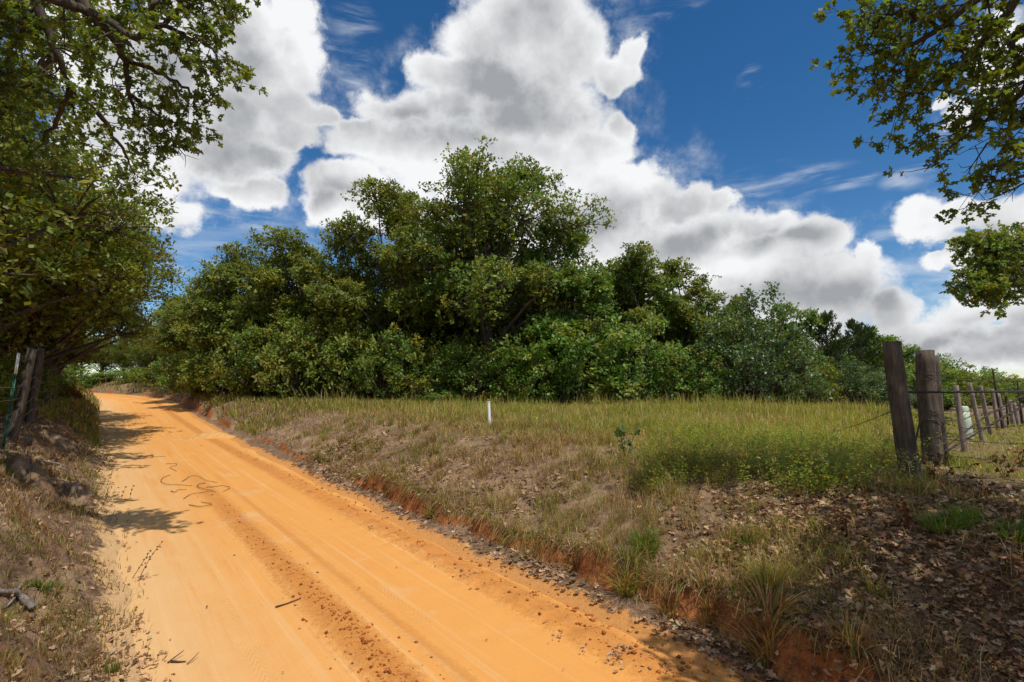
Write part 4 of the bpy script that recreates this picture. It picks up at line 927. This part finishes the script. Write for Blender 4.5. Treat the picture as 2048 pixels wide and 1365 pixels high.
# ------------------------------------------------------------------ fences
def wood_post(name, base, top, r0, r1, label, cat='fence post', group=None, mat=None, sides=16, rough=.10, slant=0.0, dig=.25):
    base = np.asarray(base, float); top = np.asarray(top, float); ax = top - base; L = np.linalg.norm(ax); n = 12
    b0 = base - ax / L * dig
    tt = np.linspace(0, 1, n); ang = np.linspace(0, 2 * np.pi, sides, endpoint=False)
    az_ = norm(ax); sx = norm(np.cross(az_, [0, 1.0, 0])); sy = np.cross(az_, sx)
    prof = 1 + rough * (rng.random(sides) - .5) * 1.6          # splits and flats run the whole length
    V = []
    for i, f in enumerate(tt):
        rr = (r0 + (r1 - r0) * f) * prof * (1 + rough * .35 * (rng.random(sides) - .5)) * (1 + .12 * max(0, .12 - f) / .12)
        c = b0 + (top - b0) * f + sx * .012 * math.sin(3 * f + base[0]) + sy * .01 * math.cos(4 * f)
        ring = c + (np.cos(ang) * rr)[:, None] * sx + (np.sin(ang) * rr)[:, None] * sy
        if i == n - 1: ring = ring + az_ * ((np.cos(ang) * slant)[:, None] + .012 * (rng.random(sides)[:, None] - .5))
        V.append(ring)
    V.append((V[-1].mean(0) + az_ * .004 - V[-1].mean(0)) + V[-1].mean(0) + (V[-1] - V[-1].mean(0)) * .55)
    V = np.concatenate(V) - base
    fs = [(i * sides + k, i * sides + (k + 1) % sides, (i + 1) * sides + (k + 1) % sides, (i + 1) * sides + k) for i in range(n) for k in range(sides)]
    fs.append(tuple(n * sides + k for k in range(sides)))
    mb = MB(); mb.add(V, fs)
    return tag(mb.build(name, mat or M_POST, None, False, base), label, cat, group)
def gp(px, py): return ground_at(px, py)
p1 = gp(1822, 962); p2 = gp(1868, 930); p3 = p2 + np.array([.21, .10, 0]); p3[2] = G(p3[0], p3[1])
wood_post('corner_post', p1, at(1787, 684, p1[1]), .118, .098, 'tall leaning round corner post nearest the camera on the right', group='big corner posts', mat=M_POST, rough=.2)
wood_post('corner_post', p2, at(1850, 701, p2[1]), .125, .108, 'thick upright corner post with wire wound round it', group='big corner posts', mat=M_POST, rough=.2)
wood_post('corner_post', p3, at(1866, 712, p3[1]), .105, .085, 'post leaning tight against the back of the wire-wound corner post', group='big corner posts', mat=M_POST, rough=.2)
def wire_mesh(pts, r, barbs=0.0, twist=False, sag=0.0, n=24):
    pts = np.asarray(pts, float); tt = np.linspace(0, len(pts) - 1, n * (len(pts) - 1) + 1)
    q = np.stack([np.interp(tt, np.arange(len(pts)), pts[:, k]) for k in range(3)], 1)
    fr = tt - np.floor(tt); q[:, 2] -= sag * 4 * fr * (1 - fr)
    mb = MB()
    if twist:
        L = np.concatenate([[0], np.cumsum(np.linalg.norm(np.diff(q, axis=0), axis=1))])
        m = int(L[-1] / .02); l = np.linspace(0, L[-1], m); q = np.stack([np.interp(l, L, q[:, k]) for k in range(3)], 1)
        for ph in (0, math.pi):
            o = np.stack([0 * l, np.cos(l * 26 + ph), np.sin(l * 26 + ph)], 1) * r * .9; mb.tube(q + o, r, 4, cap=False)
    else: mb.tube(q, r, 5, cap=False)
    if barbs:
        L = np.concatenate([[0], np.cumsum(np.linalg.norm(np.diff(q, axis=0), axis=1))])
        for l in np.arange(barbs * .4, L[-1], barbs):
            c = np.array([np.interp(l, L, q[:, k]) for k in range(3)])
            for _ in range(2):
                d = unit_rand(1)[0] * .022; mb.tube([c - d, c + d], [r * .7, r * .7], 3, cap=False)
            mb.tube([c - np.array([.012, 0, 0]), c + np.array([.012, 0, 0])], [r * 1.9, r * 1.9], 4, cap=False)
    return mb
def wire(name, label, pts, r, mat, group=None, cat='wire', **kw):
    mb = wire_mesh(pts, r, **kw); return tag(mb.build(name, mat, None, True), label, cat, group)
y2 = p2[1] - .13
GRP = 'wires strung right from the corner posts'
wire('barbed_wire', 'topmost barbed strand running right from the wire-wound corner post', [at(1848, 759, y2), at(2100, 764, y2 + .5)], .0042, M_WIRE, GRP, barbs=.13)
wire('barbed_wire', 'sagging barbed strand from the corner post passing in front of the pale pedestal', [at(1852, 838, y2), at(1935, 858, y2 + .2), at(2100, 849, y2 + .5)], .0042, M_WIRE, GRP, barbs=.13)
wire('barbed_wire', 'barbed strand second from the ground, right of the corner posts', [at(1855, 876, y2), at(2100, 889, y2 + .5)], .0042, M_WIRE, GRP, barbs=.13, sag=.02)
wire('barbed_wire', 'lowest barbed strand close over the sunlit grass, right of the corner posts', [at(1857, 908, y2), at(2100, 925, y2 + .5)], .0042, M_WIRE, GRP, barbs=.13, sag=.02)
wire('brace_cable', 'upper twisted brace cable climbing right from the foot of the corner post', [at(1893, 893, y2), at(1973, 832, y2 + .1), at(2100, 762, y2 + .3)], .0085, M_WIRE, GRP, twist=True, cat='cable')
wire('brace_cable', 'lower thick twisted brace cable climbing right from the foot of the corner post', [at(1893, 903, y2), at(1965, 860, y2 + .1), at(2100, 782, y2 + .3)], .0115, M_WIRE, GRP, twist=True, cat='cable')
wire('barbed_wire', 'short barbed strand joining the two brace cables', [at(1958, 832, y2 + .1), at(2010, 818, y2 + .15), at(2100, 796, y2 + .25)], .004, M_WIRE, GRP, barbs=.13)
mb = MB(); a_, b_ = at(1800, 785, p1[1] + .10), at(2110, 783, y2 - .02); mb.tube([a_, a_ + (b_ - a_) * .5, b_], [.017] * 3, 10)
tag(mb.build('gate_rail', M_PIPE, None, True), 'long dark horizontal pipe rail across the corner posts', 'rail')
for i, (py_, lab) in enumerate([(752, 'highest wire binding wound round the corner post'), (826, 'upper middle wire binding wound round the corner post'), (842, 'middle wire binding wound round the corner post'), (876, 'lower wire binding wound round the corner post')]):
    f = (930 - py_) / 229.0; c = p2 + (at(1850, 701, p2[1]) - p2) * f + np.array([.09, .04, 0]); th = np.linspace(0, 2 * np.pi * 2.5, 46)
    pts = np.stack([c[0] + .235 * np.cos(th), c[1] + .185 * np.sin(th), c[2] + .03 * np.sin(th * .8 + i) + .02 * th / 6], 1)
    mb = MB(); mb.tube(pts, .004, 4, cap=False); tag(mb.build('wire_binding', M_WIRE, None, True), lab, 'wire', 'wire bindings on the corner post')
wire('guy_wire', 'single rusty wire slanting left down from the leaning corner post into the weeds', [at(1793, 818, p1[1] - .02), gp(1640, 880) + np.array([0, 0, .12])], .005, M_WIRE, None, sag=.05)
mb = MB(); mb.tube(A((1829, 768, p1[1] + .25), (1838, 800, p1[1] + .25), (1845, 826, p1[1] + .25), (1838, 850, p1[1] + .25), (1832, 880, p1[1] + .22), (1829, 893, p1[1] + .2)), [.006, .009, .011, .014, .013, .006], 6, wob=.5)
mb.tube(A((1848, 908, p1[1] + .4), (1842, 922, p1[1] + .3), (1836, 932, p1[1] + .25)), [.012, .012, .008], 5, wob=.5)
tag(mb.build('dead_vine', M_STALK, None, True), 'knotty dead vine hanging in the gap between the corner posts', 'vine')

# line of smaller cedar posts running away to the right
LINE = [((1930, 904), (1912, 772), .058, 'knobbly weathered post beside the pale pedestal, first of the fence line'), ((1963, 884), (1940, 766), .052, 'second post of the fence line, right of the pale pedestal'), ((1982, 873), (1962, 772), .05, 'third post of the fence line'),
        ((1998, 861), (1984, 779), .05, 'fourth post of the fence line'), ((2009, 857), (1996, 788), .05, 'fifth post of the fence line'), ((2027, 850), (2020, 801), .055, 'sixth wooden post of the fence line'), ((2036, 849), (2029, 806), .055, 'seventh wooden post of the fence line'), ((2047, 848), (2041, 808), .055, 'last wooden post of the fence line at the picture edge')]
lp = []
for (bx, by), (tx_, ty_), r_, lab in LINE:
    b0 = gp(bx, by); t0 = at(tx_, ty_, b0[1]); lp.append((b0, t0))
    wood_post('fence_post', b0, t0, r_ * .85 * max(1, b0[1] / 13), r_ * .7 * max(1, b0[1] / 13), lab, 'fence post', 'cedar posts of the receding fence line', M_POST_GREY, 10, .3)
for i, f in enumerate((.22, .48, .74)):
    wire('barbed_wire', ('lowest', 'middle', 'highest')[i] + ' barbed strand stapled along the receding cedar posts', [b0 + (t0 - b0) * f + np.array([-.05, -.04, 0]) for b0, t0 in lp], .004, M_WIRE, 'wires along the receding fence line', barbs=.2, sag=.02, n=8)
def t_post(base, top, label, group, mats, white=0.0, k=1.0):
    base = np.asarray(base, float); top = np.asarray(top, float); ax = norm(top - base); L = np.linalg.norm(top - base)
    side = norm(np.cross(ax, [0, 1.0, 0])); back = np.cross(ax, side); M = np.stack([side, back, ax], 1)
    def sect(z0, z1):
        mb = MB(); zc = (z0 + z1) / 2
        mb.box(ax * zc, (.020 * k, .0035 * k, (z1 - z0) / 2), None, M); mb.box(ax * zc + back * .0165 * k, (.0035 * k, .013 * k, (z1 - z0) / 2), None, M); return mb
    e = empty('steel_post', base); zw = L * (1 - white)
    sect(-.3, zw).build('shaft', mats[0], e)
    if white: sect(zw, L).build('painted_tip', mats[1], e)
    mb = MB()
    for z in np.arange(.15, L, .055): mb.box(ax * z - back * .007 * k, (.006 * k, .005 * k, .009), None, M)
    mb.build('studs', mats[1] if white else mats[0], e)['kind'] = 'stuff'
    return tag(e, label, 'fence post', group)
for (bx, by), (tx_, ty_), k, lab in [((2016, 853), (2011, 793), 1.4, 'thin steel post standing between the wooden posts of the fence line'), ((2004, 858), (1985, 739), 1.2, 'tallest thin steel post rising above the fence line'), ((2045, 851), (2034, 761), 1.2, 'tall thin steel post near the right edge of the picture')]:
    b0 = gp(bx, by); t_post(b0, at(tx_, ty_, b0[1]), lab, 'steel posts of the receding fence line', (M_TPOST_RUST, M_TPOST_RUST), 0, k)
# pale green utility pedestal
b0 = gp(1937, 878); e = empty('utility_pedestal', b0); hh_ = 64 / 1024 * b0[1]
def rrect(w_, d_, z, lean): return [(sx * w_ * c1 + lean, sy * d_ * c2, z) for sx, sy, c1, c2 in ((1, -1, 1, .6), (1, -1, .6, 1), (-1, -1, .6, 1), (-1, -1, 1, .6), (-1, 1, 1, .6), (-1, 1, .6, 1), (1, 1, .6, 1), (1, 1, 1, .6))]
def loft(rings, close=True):
    mb = MB(); V = np.array([p for r_ in rings for p in r_], float); m = len(rings[0])
    fs = [(i * m + k, i * m + (k + 1) % m, (i + 1) * m + (k + 1) % m, (i + 1) * m + k)[::-1] for i in range(len(rings) - 1) for k in range(m)]
    if close: fs.append(tuple((len(rings) - 1) * m + k for k in range(m))[::-1])
    mb.add(V, fs); return mb
w0 = 15 / 1024 * b0[1] / 2
loft([rrect(w0 * 1.15, w0 * .9, -.1, .0), rrect(w0 * 1.1, w0 * .85, hh_ * .5, -.035), rrect(w0 * .98, w0 * .78, hh_ * .86, -.06)]).build('body', M_PED, e)
loft([rrect(w0 * 1.04, w0 * .84, hh_ * .84, -.058), rrect(w0 * 1.0, w0 * .8, hh_ * .96, -.068), rrect(w0 * .8, w0 * .62, hh_ * 1.0, -.07)]).build('cap', M_PED, e)
tag(e, 'pale green plastic utility pedestal behind the first post of the fence line', 'pedestal')

# left fence
def left_post(bpx, tpx, r_, label, dig=.3):
    b0 = gp(*bpx); wood_post('fence_post', b0, at(tpx[0], tpx[1], b0[1] + .15), r_, r_ * .85, label, 'fence post', 'old wooden posts of the left fence', M_POST, 12, .35, .03, dig); return b0
LB = [left_post((24, 880), (62, 698), .095, 'dark leaning cedar post behind the white-tipped steel post'), left_post((58, 846), (82, 696), .115, 'split cedar post with a jagged top, second in the left fence'), left_post((90, 812), (97, 730), .14, 'short pale cedar post, third in the left fence'), left_post((106, 806), (114, 722), .15, 'dark cedar post at the end of the left fence group')]
b0 = gp(6, 900); t_post(b0, at(38, 707, b0[1] + .1), 'green steel post with a white-painted tip at the left edge', None, (M_TPOST, M_WHITE), .22, 1.25)
sl, Tl = st_of(LB[0][0], LB[0][1])
for i, hgt_ in enumerate((.28, .55, .82, 1.08, 1.33)):
    pts = []
    for s_ in np.arange(float(sl) - 7.5, 30, 2.5):
        xx, yy = xy_of(s_, float(Tl) + .1); pts.append((xx, yy, G(xx, yy) + hgt_ + .05 * math.sin(s_ * 1.3 + i)))
    wire('fence_wire', ('bottom', 'second', 'middle', 'fourth', 'top')[i] + ' strand of smooth pale wire on the left fence', pts, .0032, M_WIRE_PALE, 'wires of the left fence', sag=.025, n=6)

# ------------------------------------------------------------------ things in the field and on the road
b0 = gp(979, 850); t0 = at(977, 805, b0[1]); mb = MB(); r_ = 3.2 / 1024 * b0[1]
mb.tube([b0 - np.array([0, 0, .3]), b0, (b0 + t0) / 2, t0], [r_] * 4, 12, cap=False); mb.tube([t0 + np.array([0, 0, .0]), t0 + np.array([0, 0, .02])], [r_ * 1.15] * 2, 12)
tag(mb.build('marker_pipe', M_PVC, None, True), 'short white plastic marker pipe standing in the middle of the field', 'marker')
# oak sapling
b0 = gp(1252, 915); e = empty('oak_sapling', b0); mb = MB(); P, Dr = [], []
for k in range(4):
    tip = np.array([rng.normal() * .16, rng.normal() * .12, .36 + .26 * rng.random()]); br = bez((0, 0, -.05), tip, rng.normal(size=3) * .04, 6); mb.tube(br, np.linspace(.008, .003, 6), 4, cap=False)
    for q in br[2:]:
        for _ in range(2): P.append(q); Dr.append(unit_rand(1)[0] + np.array([0, 0, .1]))
P, Dr = np.array(P), np.array(Dr)
mb.build('stem', M_BARK, e, True); link('leaves', leaf_mesh('leaves', P, Dr, norm(np.array([0, -.3, .8]) + .7 * unit_rand(len(P))), .13 * (.7 + .6 * rng.random(len(P))), tint(len(P), np.array([[.085, .135, .035], [.12, .17, .045]])), M_LEAF, OAK), e)
tag(e, 'single small oak sapling with dark lobed leaves in the dry grass', 'sapling')

def tuft(px, py, h, spread, n, pal, label, wid=.006, bend=.8):
    b0 = gp(px, py); k = 6; a = rng.random(n) * 6.283; q = spread * np.sqrt(rng.random(n)); L = h * (.55 + .6 * rng.random(n)); ou = bend * (.15 + rng.random(n)); f = np.linspace(0, 1, k)
    rx = q * np.cos(a) * .35; ry = q * np.sin(a) * .35; a2 = a + rng.normal(size=n) * .5
    gz = height(b0[0] + rx, b0[1] + ry) - b0[2]
    cx = rx[:, None] + np.cos(a2)[:, None] * (L * ou)[:, None] * f[None] ** 1.6; cy = ry[:, None] + np.sin(a2)[:, None] * (L * ou)[:, None] * f[None] ** 1.6
    cz = gz[:, None] - .02 + L[:, None] * (f[None] * 1.05 - (.12 + .55 * (ou / bend))[:, None] * .62 * f[None] ** 2.4)
    tw = rng.random(n) * 6.28; wv = wid * (.6 + .7 * rng.random(n))[:, None] * (1 - .92 * f[None] ** 1.5)
    V = np.empty((n, k, 2, 3)); 
    for j, sg in enumerate((-1, 1)): V[:, :, j] = np.stack([cx + sg * wv * np.cos(tw)[:, None], cy + sg * wv * np.sin(tw)[:, None], cz], -1)
    i0 = (np.arange(n) * 2 * k)[:, None, None]; s_ = (np.arange(k - 1) * 2)[None, :, None]; fl = (i0 + s_ + np.array([0, 1, 3, 2])[None, None]).reshape(-1)
    C = np.repeat(np.clip(tint(n, pal, .18), .01, .6), 2 * k, 0)
    return tag(link('grass_tuft', mesh_raw('grass_tuft', V.reshape(-1, 3), fl, np.full(n * (k - 1), 4), M_GRASS, False, {'col': C}), None, b0), label, 'grass tuft', 'bunches of grass on the right bank')
MIXP = np.concatenate([GRASS, GRASS, STRAW]); DRYP = np.concatenate([STRAW, BROWN, GRASS[:1]]); LUSHP = np.array([[.11, .19, .028], [.15, .23, .035], [.09, .155, .022], [.19, .23, .04]])
tuft(865, 1030, .26, .25, 170, MIXP, 'lone green grass bunch near the toe of the bank, left of the red scarp')
tuft(1290, 1105, .34, .30, 240, LUSHP, 'largest fresh green bunch on the rim of the bank above the red scarp', .007)
tuft(1255, 1165, .34, .34, 240, MIXP, 'straw-streaked bunch hanging over the scarp below the largest fresh bunch', .006, 1.1)
tuft(1540, 1180, .34, .36, 260, MIXP, 'wide coarse bunch in the leaf litter on the right bank', .007, 1.0)
tuft(1535, 1255, .34, .38, 240, DRYP, 'dark tangled bunch drooping over the bank, lowest on the right', .007, 1.2)
tuft(1420, 1190, .26, .30, 200, DRYP, 'dry straw bunch beside the wide coarse bunch', .005, 1.1)
tuft(1495, 1095, .22, .12, 46, LUSHP, 'small broad-bladed bunch above the dry straw bunch', .009, .8)
tuft(1560, 1058, .20, .16, 90, MIXP, 'small upright bunch right of the broad-bladed bunch', .005)
tuft(1890, 1060, .22, .40, 220, LUSHP, 'bright grass bunch in the shade below the corner posts', .007, 1.0)
tuft(1930, 1040, .20, .30, 140, LUSHP, 'bright grass bunch close right of the shaded bunch', .007, 1.0)
tuft(2030, 1075, .20, .35, 120, LUSHP, 'grass bunch at the right picture edge in the shade', .007, 1.0)
tuft(1750, 1180, .18, .25, 70, MIXP, 'thin bunch among dead leaves right of the wide coarse bunch', .006, 1.1)
tuft(1700, 1290, .30, .30, 110, DRYP, 'dry bunch at the bottom right of the bank', .005, 1.0)
tuft(1340, 1225, .24, .25, 150, DRYP, 'dry bunch on the scarp between two bare red faces', .005, 1.2)
tuft(1020, 1075, .22, .28, 160, DRYP, 'dry brown bunch over the leftmost red face', .005, 1.1)
tuft(1150, 1110, .20, .30, 150, DRYP, 'dry brown bunch topping the red face by the road', .005, 1.2)
tuft(780, 980, .18, .25, 120, DRYP, 'brown bunch low on the slope left of the pale bare patch', .005, 1.0)
tuft(85, 1175, .14, .14, 90, LUSHP, 'fresh green bunch above the dead branch on the left bank', .007, .9)
tuft(45, 1178, .12, .10, 60, LUSHP, 'smaller fresh bunch beside the dead branch on the left bank', .007, .9)
tuft(110, 1195, .13, .10, 60, MIXP, 'yellowing bunch at the broken end of the dead branch', .006, .9)
tuft(225, 1345, .12, .10, 60, LUSHP, 'fresh green bunch at the bottom of the left bank', .007, .9)

# dead wood on the left bank
def branch(name, label, pts, r_, mat, twigs=(), cat='branch'):
    mb = MB(); P = np.array([gp(px, py) + np.array([0, 0, dz]) for px, py, dz in pts]); o = P[0].copy()
    mb.tube(P - o, r_, 8, wob=.25)
    for tp in twigs:
        Q = np.array([gp(px, py) + np.array([0, 0, dz]) for px, py, dz in tp]) - o; mb.tube(Q, np.linspace(.012, .004, len(Q)), 5)
    return tag(mb.build(name, mat, None, True, o), label, cat)
branch('dead_branch', 'thick grey broken branch lying on the left bank at the picture edge', [(-30, 1195, .05), (10, 1203, .05), (30, 1206, .06), (45, 1212, .05), (66, 1224, .04)], [.022, .026, .03, .036, .030], M_DEAD, [[(30, 1206, .06), (38, 1198, .1), (46, 1190, .14)], [(28, 1208, .05), (15, 1218, .03), (5, 1225, .02)]])
branch('dead_branch', 'thin grey branch in the hollow of the left bank', [(70, 925, .04), (95, 930, .06), (118, 934, .05), (135, 939, .03)], [.015, .022, .02, .01], M_DEAD)
branch('dead_branch', 'short bleached stick standing on the left bank', [(150, 998, .02), (150, 985, .05), (156, 975, .12)], [.010, .011, .006], M_DEAD)
branch('twig', 'forked dark twig at the bottom left edge of the road', [(335, 1329, .01), (350, 1323, .03), (367, 1315, .05)], [.006, .005, .003], M_STALK, [[(342, 1328, .01), (358, 1328, .012), (372, 1328, .01)]], 'twig')
branch('twig', 'lone thin twig right of the forked twig', [(374, 1331, .01), (386, 1325, .03), (398, 1317, .05)], [.004, .004, .002], M_STALK, (), 'twig')
branch('stick', 'thin brown stick lying across the pale track near the middle ridge', [(551, 1218, .012), (575, 1210, .012), (602, 1200, .01)], [.010, .007, .005], M_STALK, (), 'stick')
# curled dry vines on the road
def zz(*q): return [(180 + x / 4.55, 760 + y / 4.55) for x, y in q]
for lab, pts in [('arching vine piece at the back of the loops', zz((835, 930), (900, 890), (980, 888), (1060, 925), (1160, 940))), ('open C-shaped vine loop in the middle', zz((1050, 945), (985, 960), (970, 985), (1040, 1005), (1120, 1015))),
                 ('hooked vine loop farthest right', zz((1060, 985), (1130, 980), (1210, 975), (1275, 988), (1260, 1005), (1210, 1020))), ('long slightly bent vine in front of the loops', zz((850, 1090), (920, 1050), (1040, 1035), (1150, 1030))),
                 ('narrow closed vine loop nearest the camera', zz((900, 1145), (1000, 1168), (1100, 1155), (1110, 1140), (1010, 1118))), ('wide faint vine loop farthest left', zz((730, 870), (660, 900), (640, 935), (700, 965), (800, 965), (930, 968))),
                 ('tangled vine scrap behind the loops', zz((690, 770), (790, 768), (785, 788), (715, 805), (790, 835))), ('small check-shaped vine scrap', zz((735, 1015), (770, 1037), (800, 1010), (880, 1003))), ('dark vine scrap farthest back on the track', zz((560, 680), (580, 700), (550, 712), (660, 705), (690, 700)))]:
    P = np.array([gp(px, py) for px, py in pts]); n = len(P); tt = np.linspace(0, n - 1, 6 * n); q = np.stack([np.interp(tt, np.arange(n), P[:, k]) for k in range(3)], 1)
    for _ in range(3): q[1:-1] = (q[:-2] + 2 * q[1:-1] + q[2:]) / 4
    q[:, 2] = height(q[:, 0], q[:, 1]) + .012 + .02 * np.sin(np.linspace(0, np.pi, len(q))); o = q[0].copy(); mb = MB(); mb.tube(q - o, np.linspace(.0075, .005, len(q)), 5, wob=.3)
    tag(mb.build('dry_vine', M_VINE, None, True, o), lab + ' on the sandy road', 'vine', 'curled dry vines on the road')
# dried stalks on the left verge
def stalk(px, py, tx_, ty_, label, heads=8, hs=.018, side=0.0, name='dry_weed'):
    b0 = gp(px, py); t0 = at(tx_, ty_, b0[1]) - b0; e = empty(name, b0); mb = MB(); br = bez((0, 0, -.03), t0, rng.normal(size=3) * .03, 8); mb.tube(br, np.linspace(.005, .002, 8), 4); mb.build('stem', M_STALK, e, True)
    mb = MB()
    for i in range(heads):
        f = .45 + .55 * i / max(1, heads - 1); c = br[0] + (br[-1] - br[0]) * f + rng.normal(size=3) * side
        c = np.array([np.interp(f, np.linspace(0, 1, 8), br[:, k]) for k in range(3)]) + rng.normal(size=3) * side; u = unit_rand(1)[0] * hs
        mb.tube([c - u, c - u * .3, c + u * .4, c + u], [.002, hs * .55, hs * .6, .002], 6)
    mb.build('seed_heads', M_STALK, e, True)['kind'] = 'stuff'
    return tag(e, label, 'dry weed', 'dry weeds on the left verge')
stalk(277, 1162, 325, 1083, 'thin leaning dry stalk with small round seed heads over the road edge', 9, .014, .012)
stalk(262, 1158, 301, 1101, 'shorter leaning dry stalk just left of the thin one', 6, .014, .012)
stalk(184, 968, 214, 913, 'thick dark dry seed spike against the shaded road', 22, .022, .02)
stalk(243, 1000, 251, 975, 'first of two short dark seed heads at the edge of the road shade', 3, .022, .004)
stalk(259, 1000, 267, 972, 'second of two short dark seed heads at the edge of the road shade', 3, .022, .004)
# tall weed spikes before the wood
for i, (bx, by, tx_, ty_, lab) in enumerate([(600, 812, 582, 772, 'tall pale weed spike leaning left at the foot of the wood, leftmost'), (612, 812, 598, 774, 'tall pale weed spike next to the leftmost one'), (622, 812, 610, 778, 'upright weed spike third from left at the foot of the wood'), (655, 812, 622, 776, 'weed spike bent far left at the foot of the wood'), (665, 812, 645, 772, 'rightmost weed spike at the foot of the wood')]):
    b0 = gp(bx, by); t0 = at(tx_, ty_, b0[1]) - b0; br = bez((0, 0, -.03), t0, (0, 0, .12), 8); e = empty('weed_spike', b0); mb = MB(); mb.tube(br, np.linspace(.012, .006, 8), 5); mb.build('stem', M_VINE, e, True)
    f = rng.random(260); P = np.stack([np.interp(f, np.linspace(0, 1, 8), br[:, k]) for k in range(3)], 1); Dr = unit_rand(260) + np.array([0, 0, .4])
    link('leaves', leaf_mesh('leaves', P, Dr, unit_rand(260), .09 * (1.2 - .7 * f), tint(260, np.array([[.16, .20, .05], [.22, .23, .07]])), M_GRASS, DIA, .5), e); tag(e, lab, 'weed', 'weed spikes at the foot of the wood')
# rusty-leaved bush at the end of the left fence, dead weeds under the corner posts
RUST = np.array([[.26, .09, .03], [.20, .07, .03], [.30, .13, .04], [.14, .06, .03]])
b0 = gp(136, 800); plant('rusty_bush', shrub_meshes(701, .75, .6, 40, 40, .10, RUST, M_LITTER), b0[0], b0[1], 'small bush with rust-red dead leaves at the end of the left fence', 'bush', None, 0, 1.1, 0, None, ('stem', 'foliage'))
def dead_weed(px, py, h, label, n=7, leafy=26):
    b0 = gp(px, py); e = empty('dead_weed', b0); mb = MB(); P = []
    for _ in range(n):
        tip = np.array([rng.normal() * .35 * h, rng.normal() * .35 * h, h * (.6 + .5 * rng.random())]); br = bez((0, 0, -.03), tip, rng.normal(size=3) * .08 * h, 6); mb.tube(br, np.linspace(.006, .002, 6), 4)
        P += [br[k] for k in rng.integers(2, 6, leafy // n + 1)]
    mb.build('stem', M_STALK, e, True); P = np.array(P)
    link('leaves', leaf_mesh('leaves', P, unit_rand(len(P)), unit_rand(len(P)), .07 * (.6 + .7 * rng.random(len(P))), tint(len(P), .6 * RUST), M_LITTER, LIT), e)
    return tag(e, label, 'dead weed', 'dead weeds under the corner posts')
dead_weed(1895, 985, .34, 'dark dead weed at the foot of the wire-wound corner post')
dead_weed(1865, 960, .30, 'dark dead weed tangled between the corner posts')
dead_weed(1965, 1000, .26, 'dead reddish weed right of the corner posts in the shade')
dead_weed(2010, 955, .30, 'dead twiggy weed on the rim between shade and sunlit grass')
dead_weed(2040, 935, .34, 'dead twiggy weed at the right picture edge on the rim of the shade')
dead_weed(1820, 1060, .28, 'dead reddish weed below the leaning corner post')
dead_weed(1690, 1075, .26, 'thin dead weed among the leaves left of the corner posts')
# heap of pale sand at the road edge
b0 = gp(425, 876); mb = MB(); nr, na = 7, 20; V = [(0, 0, .34)]
for i in range(1, nr):
    f = i / (nr - 1)
    for k in range(na):
        an = k / na * 6.283; rr = f * (.75 + .22 * math.sin(an * 2 + 1) + .06 * rng.normal()); V.append((rr * math.cos(an) * 1.2, rr * math.sin(an) * .8, .34 * (1 - f) ** 1.15 - .06 * (f > .9) + .01 * rng.normal()))
fs = [(0, 1 + k, 1 + (k + 1) % na) for k in range(na)] + [(1 + i * na + k, 1 + (i + 1) * na + k, 1 + (i + 1) * na + (k + 1) % na, 1 + i * na + (k + 1) % na) for i in range(nr - 2) for k in range(na)]
mb.add(V, fs); tag(mb.build('sand_heap', plain('heaped_sand', (.60, .32, .11), .95, 0, .12, 6), None, True, b0), 'small heap of pale orange sand at the right road edge', 'sand heap')
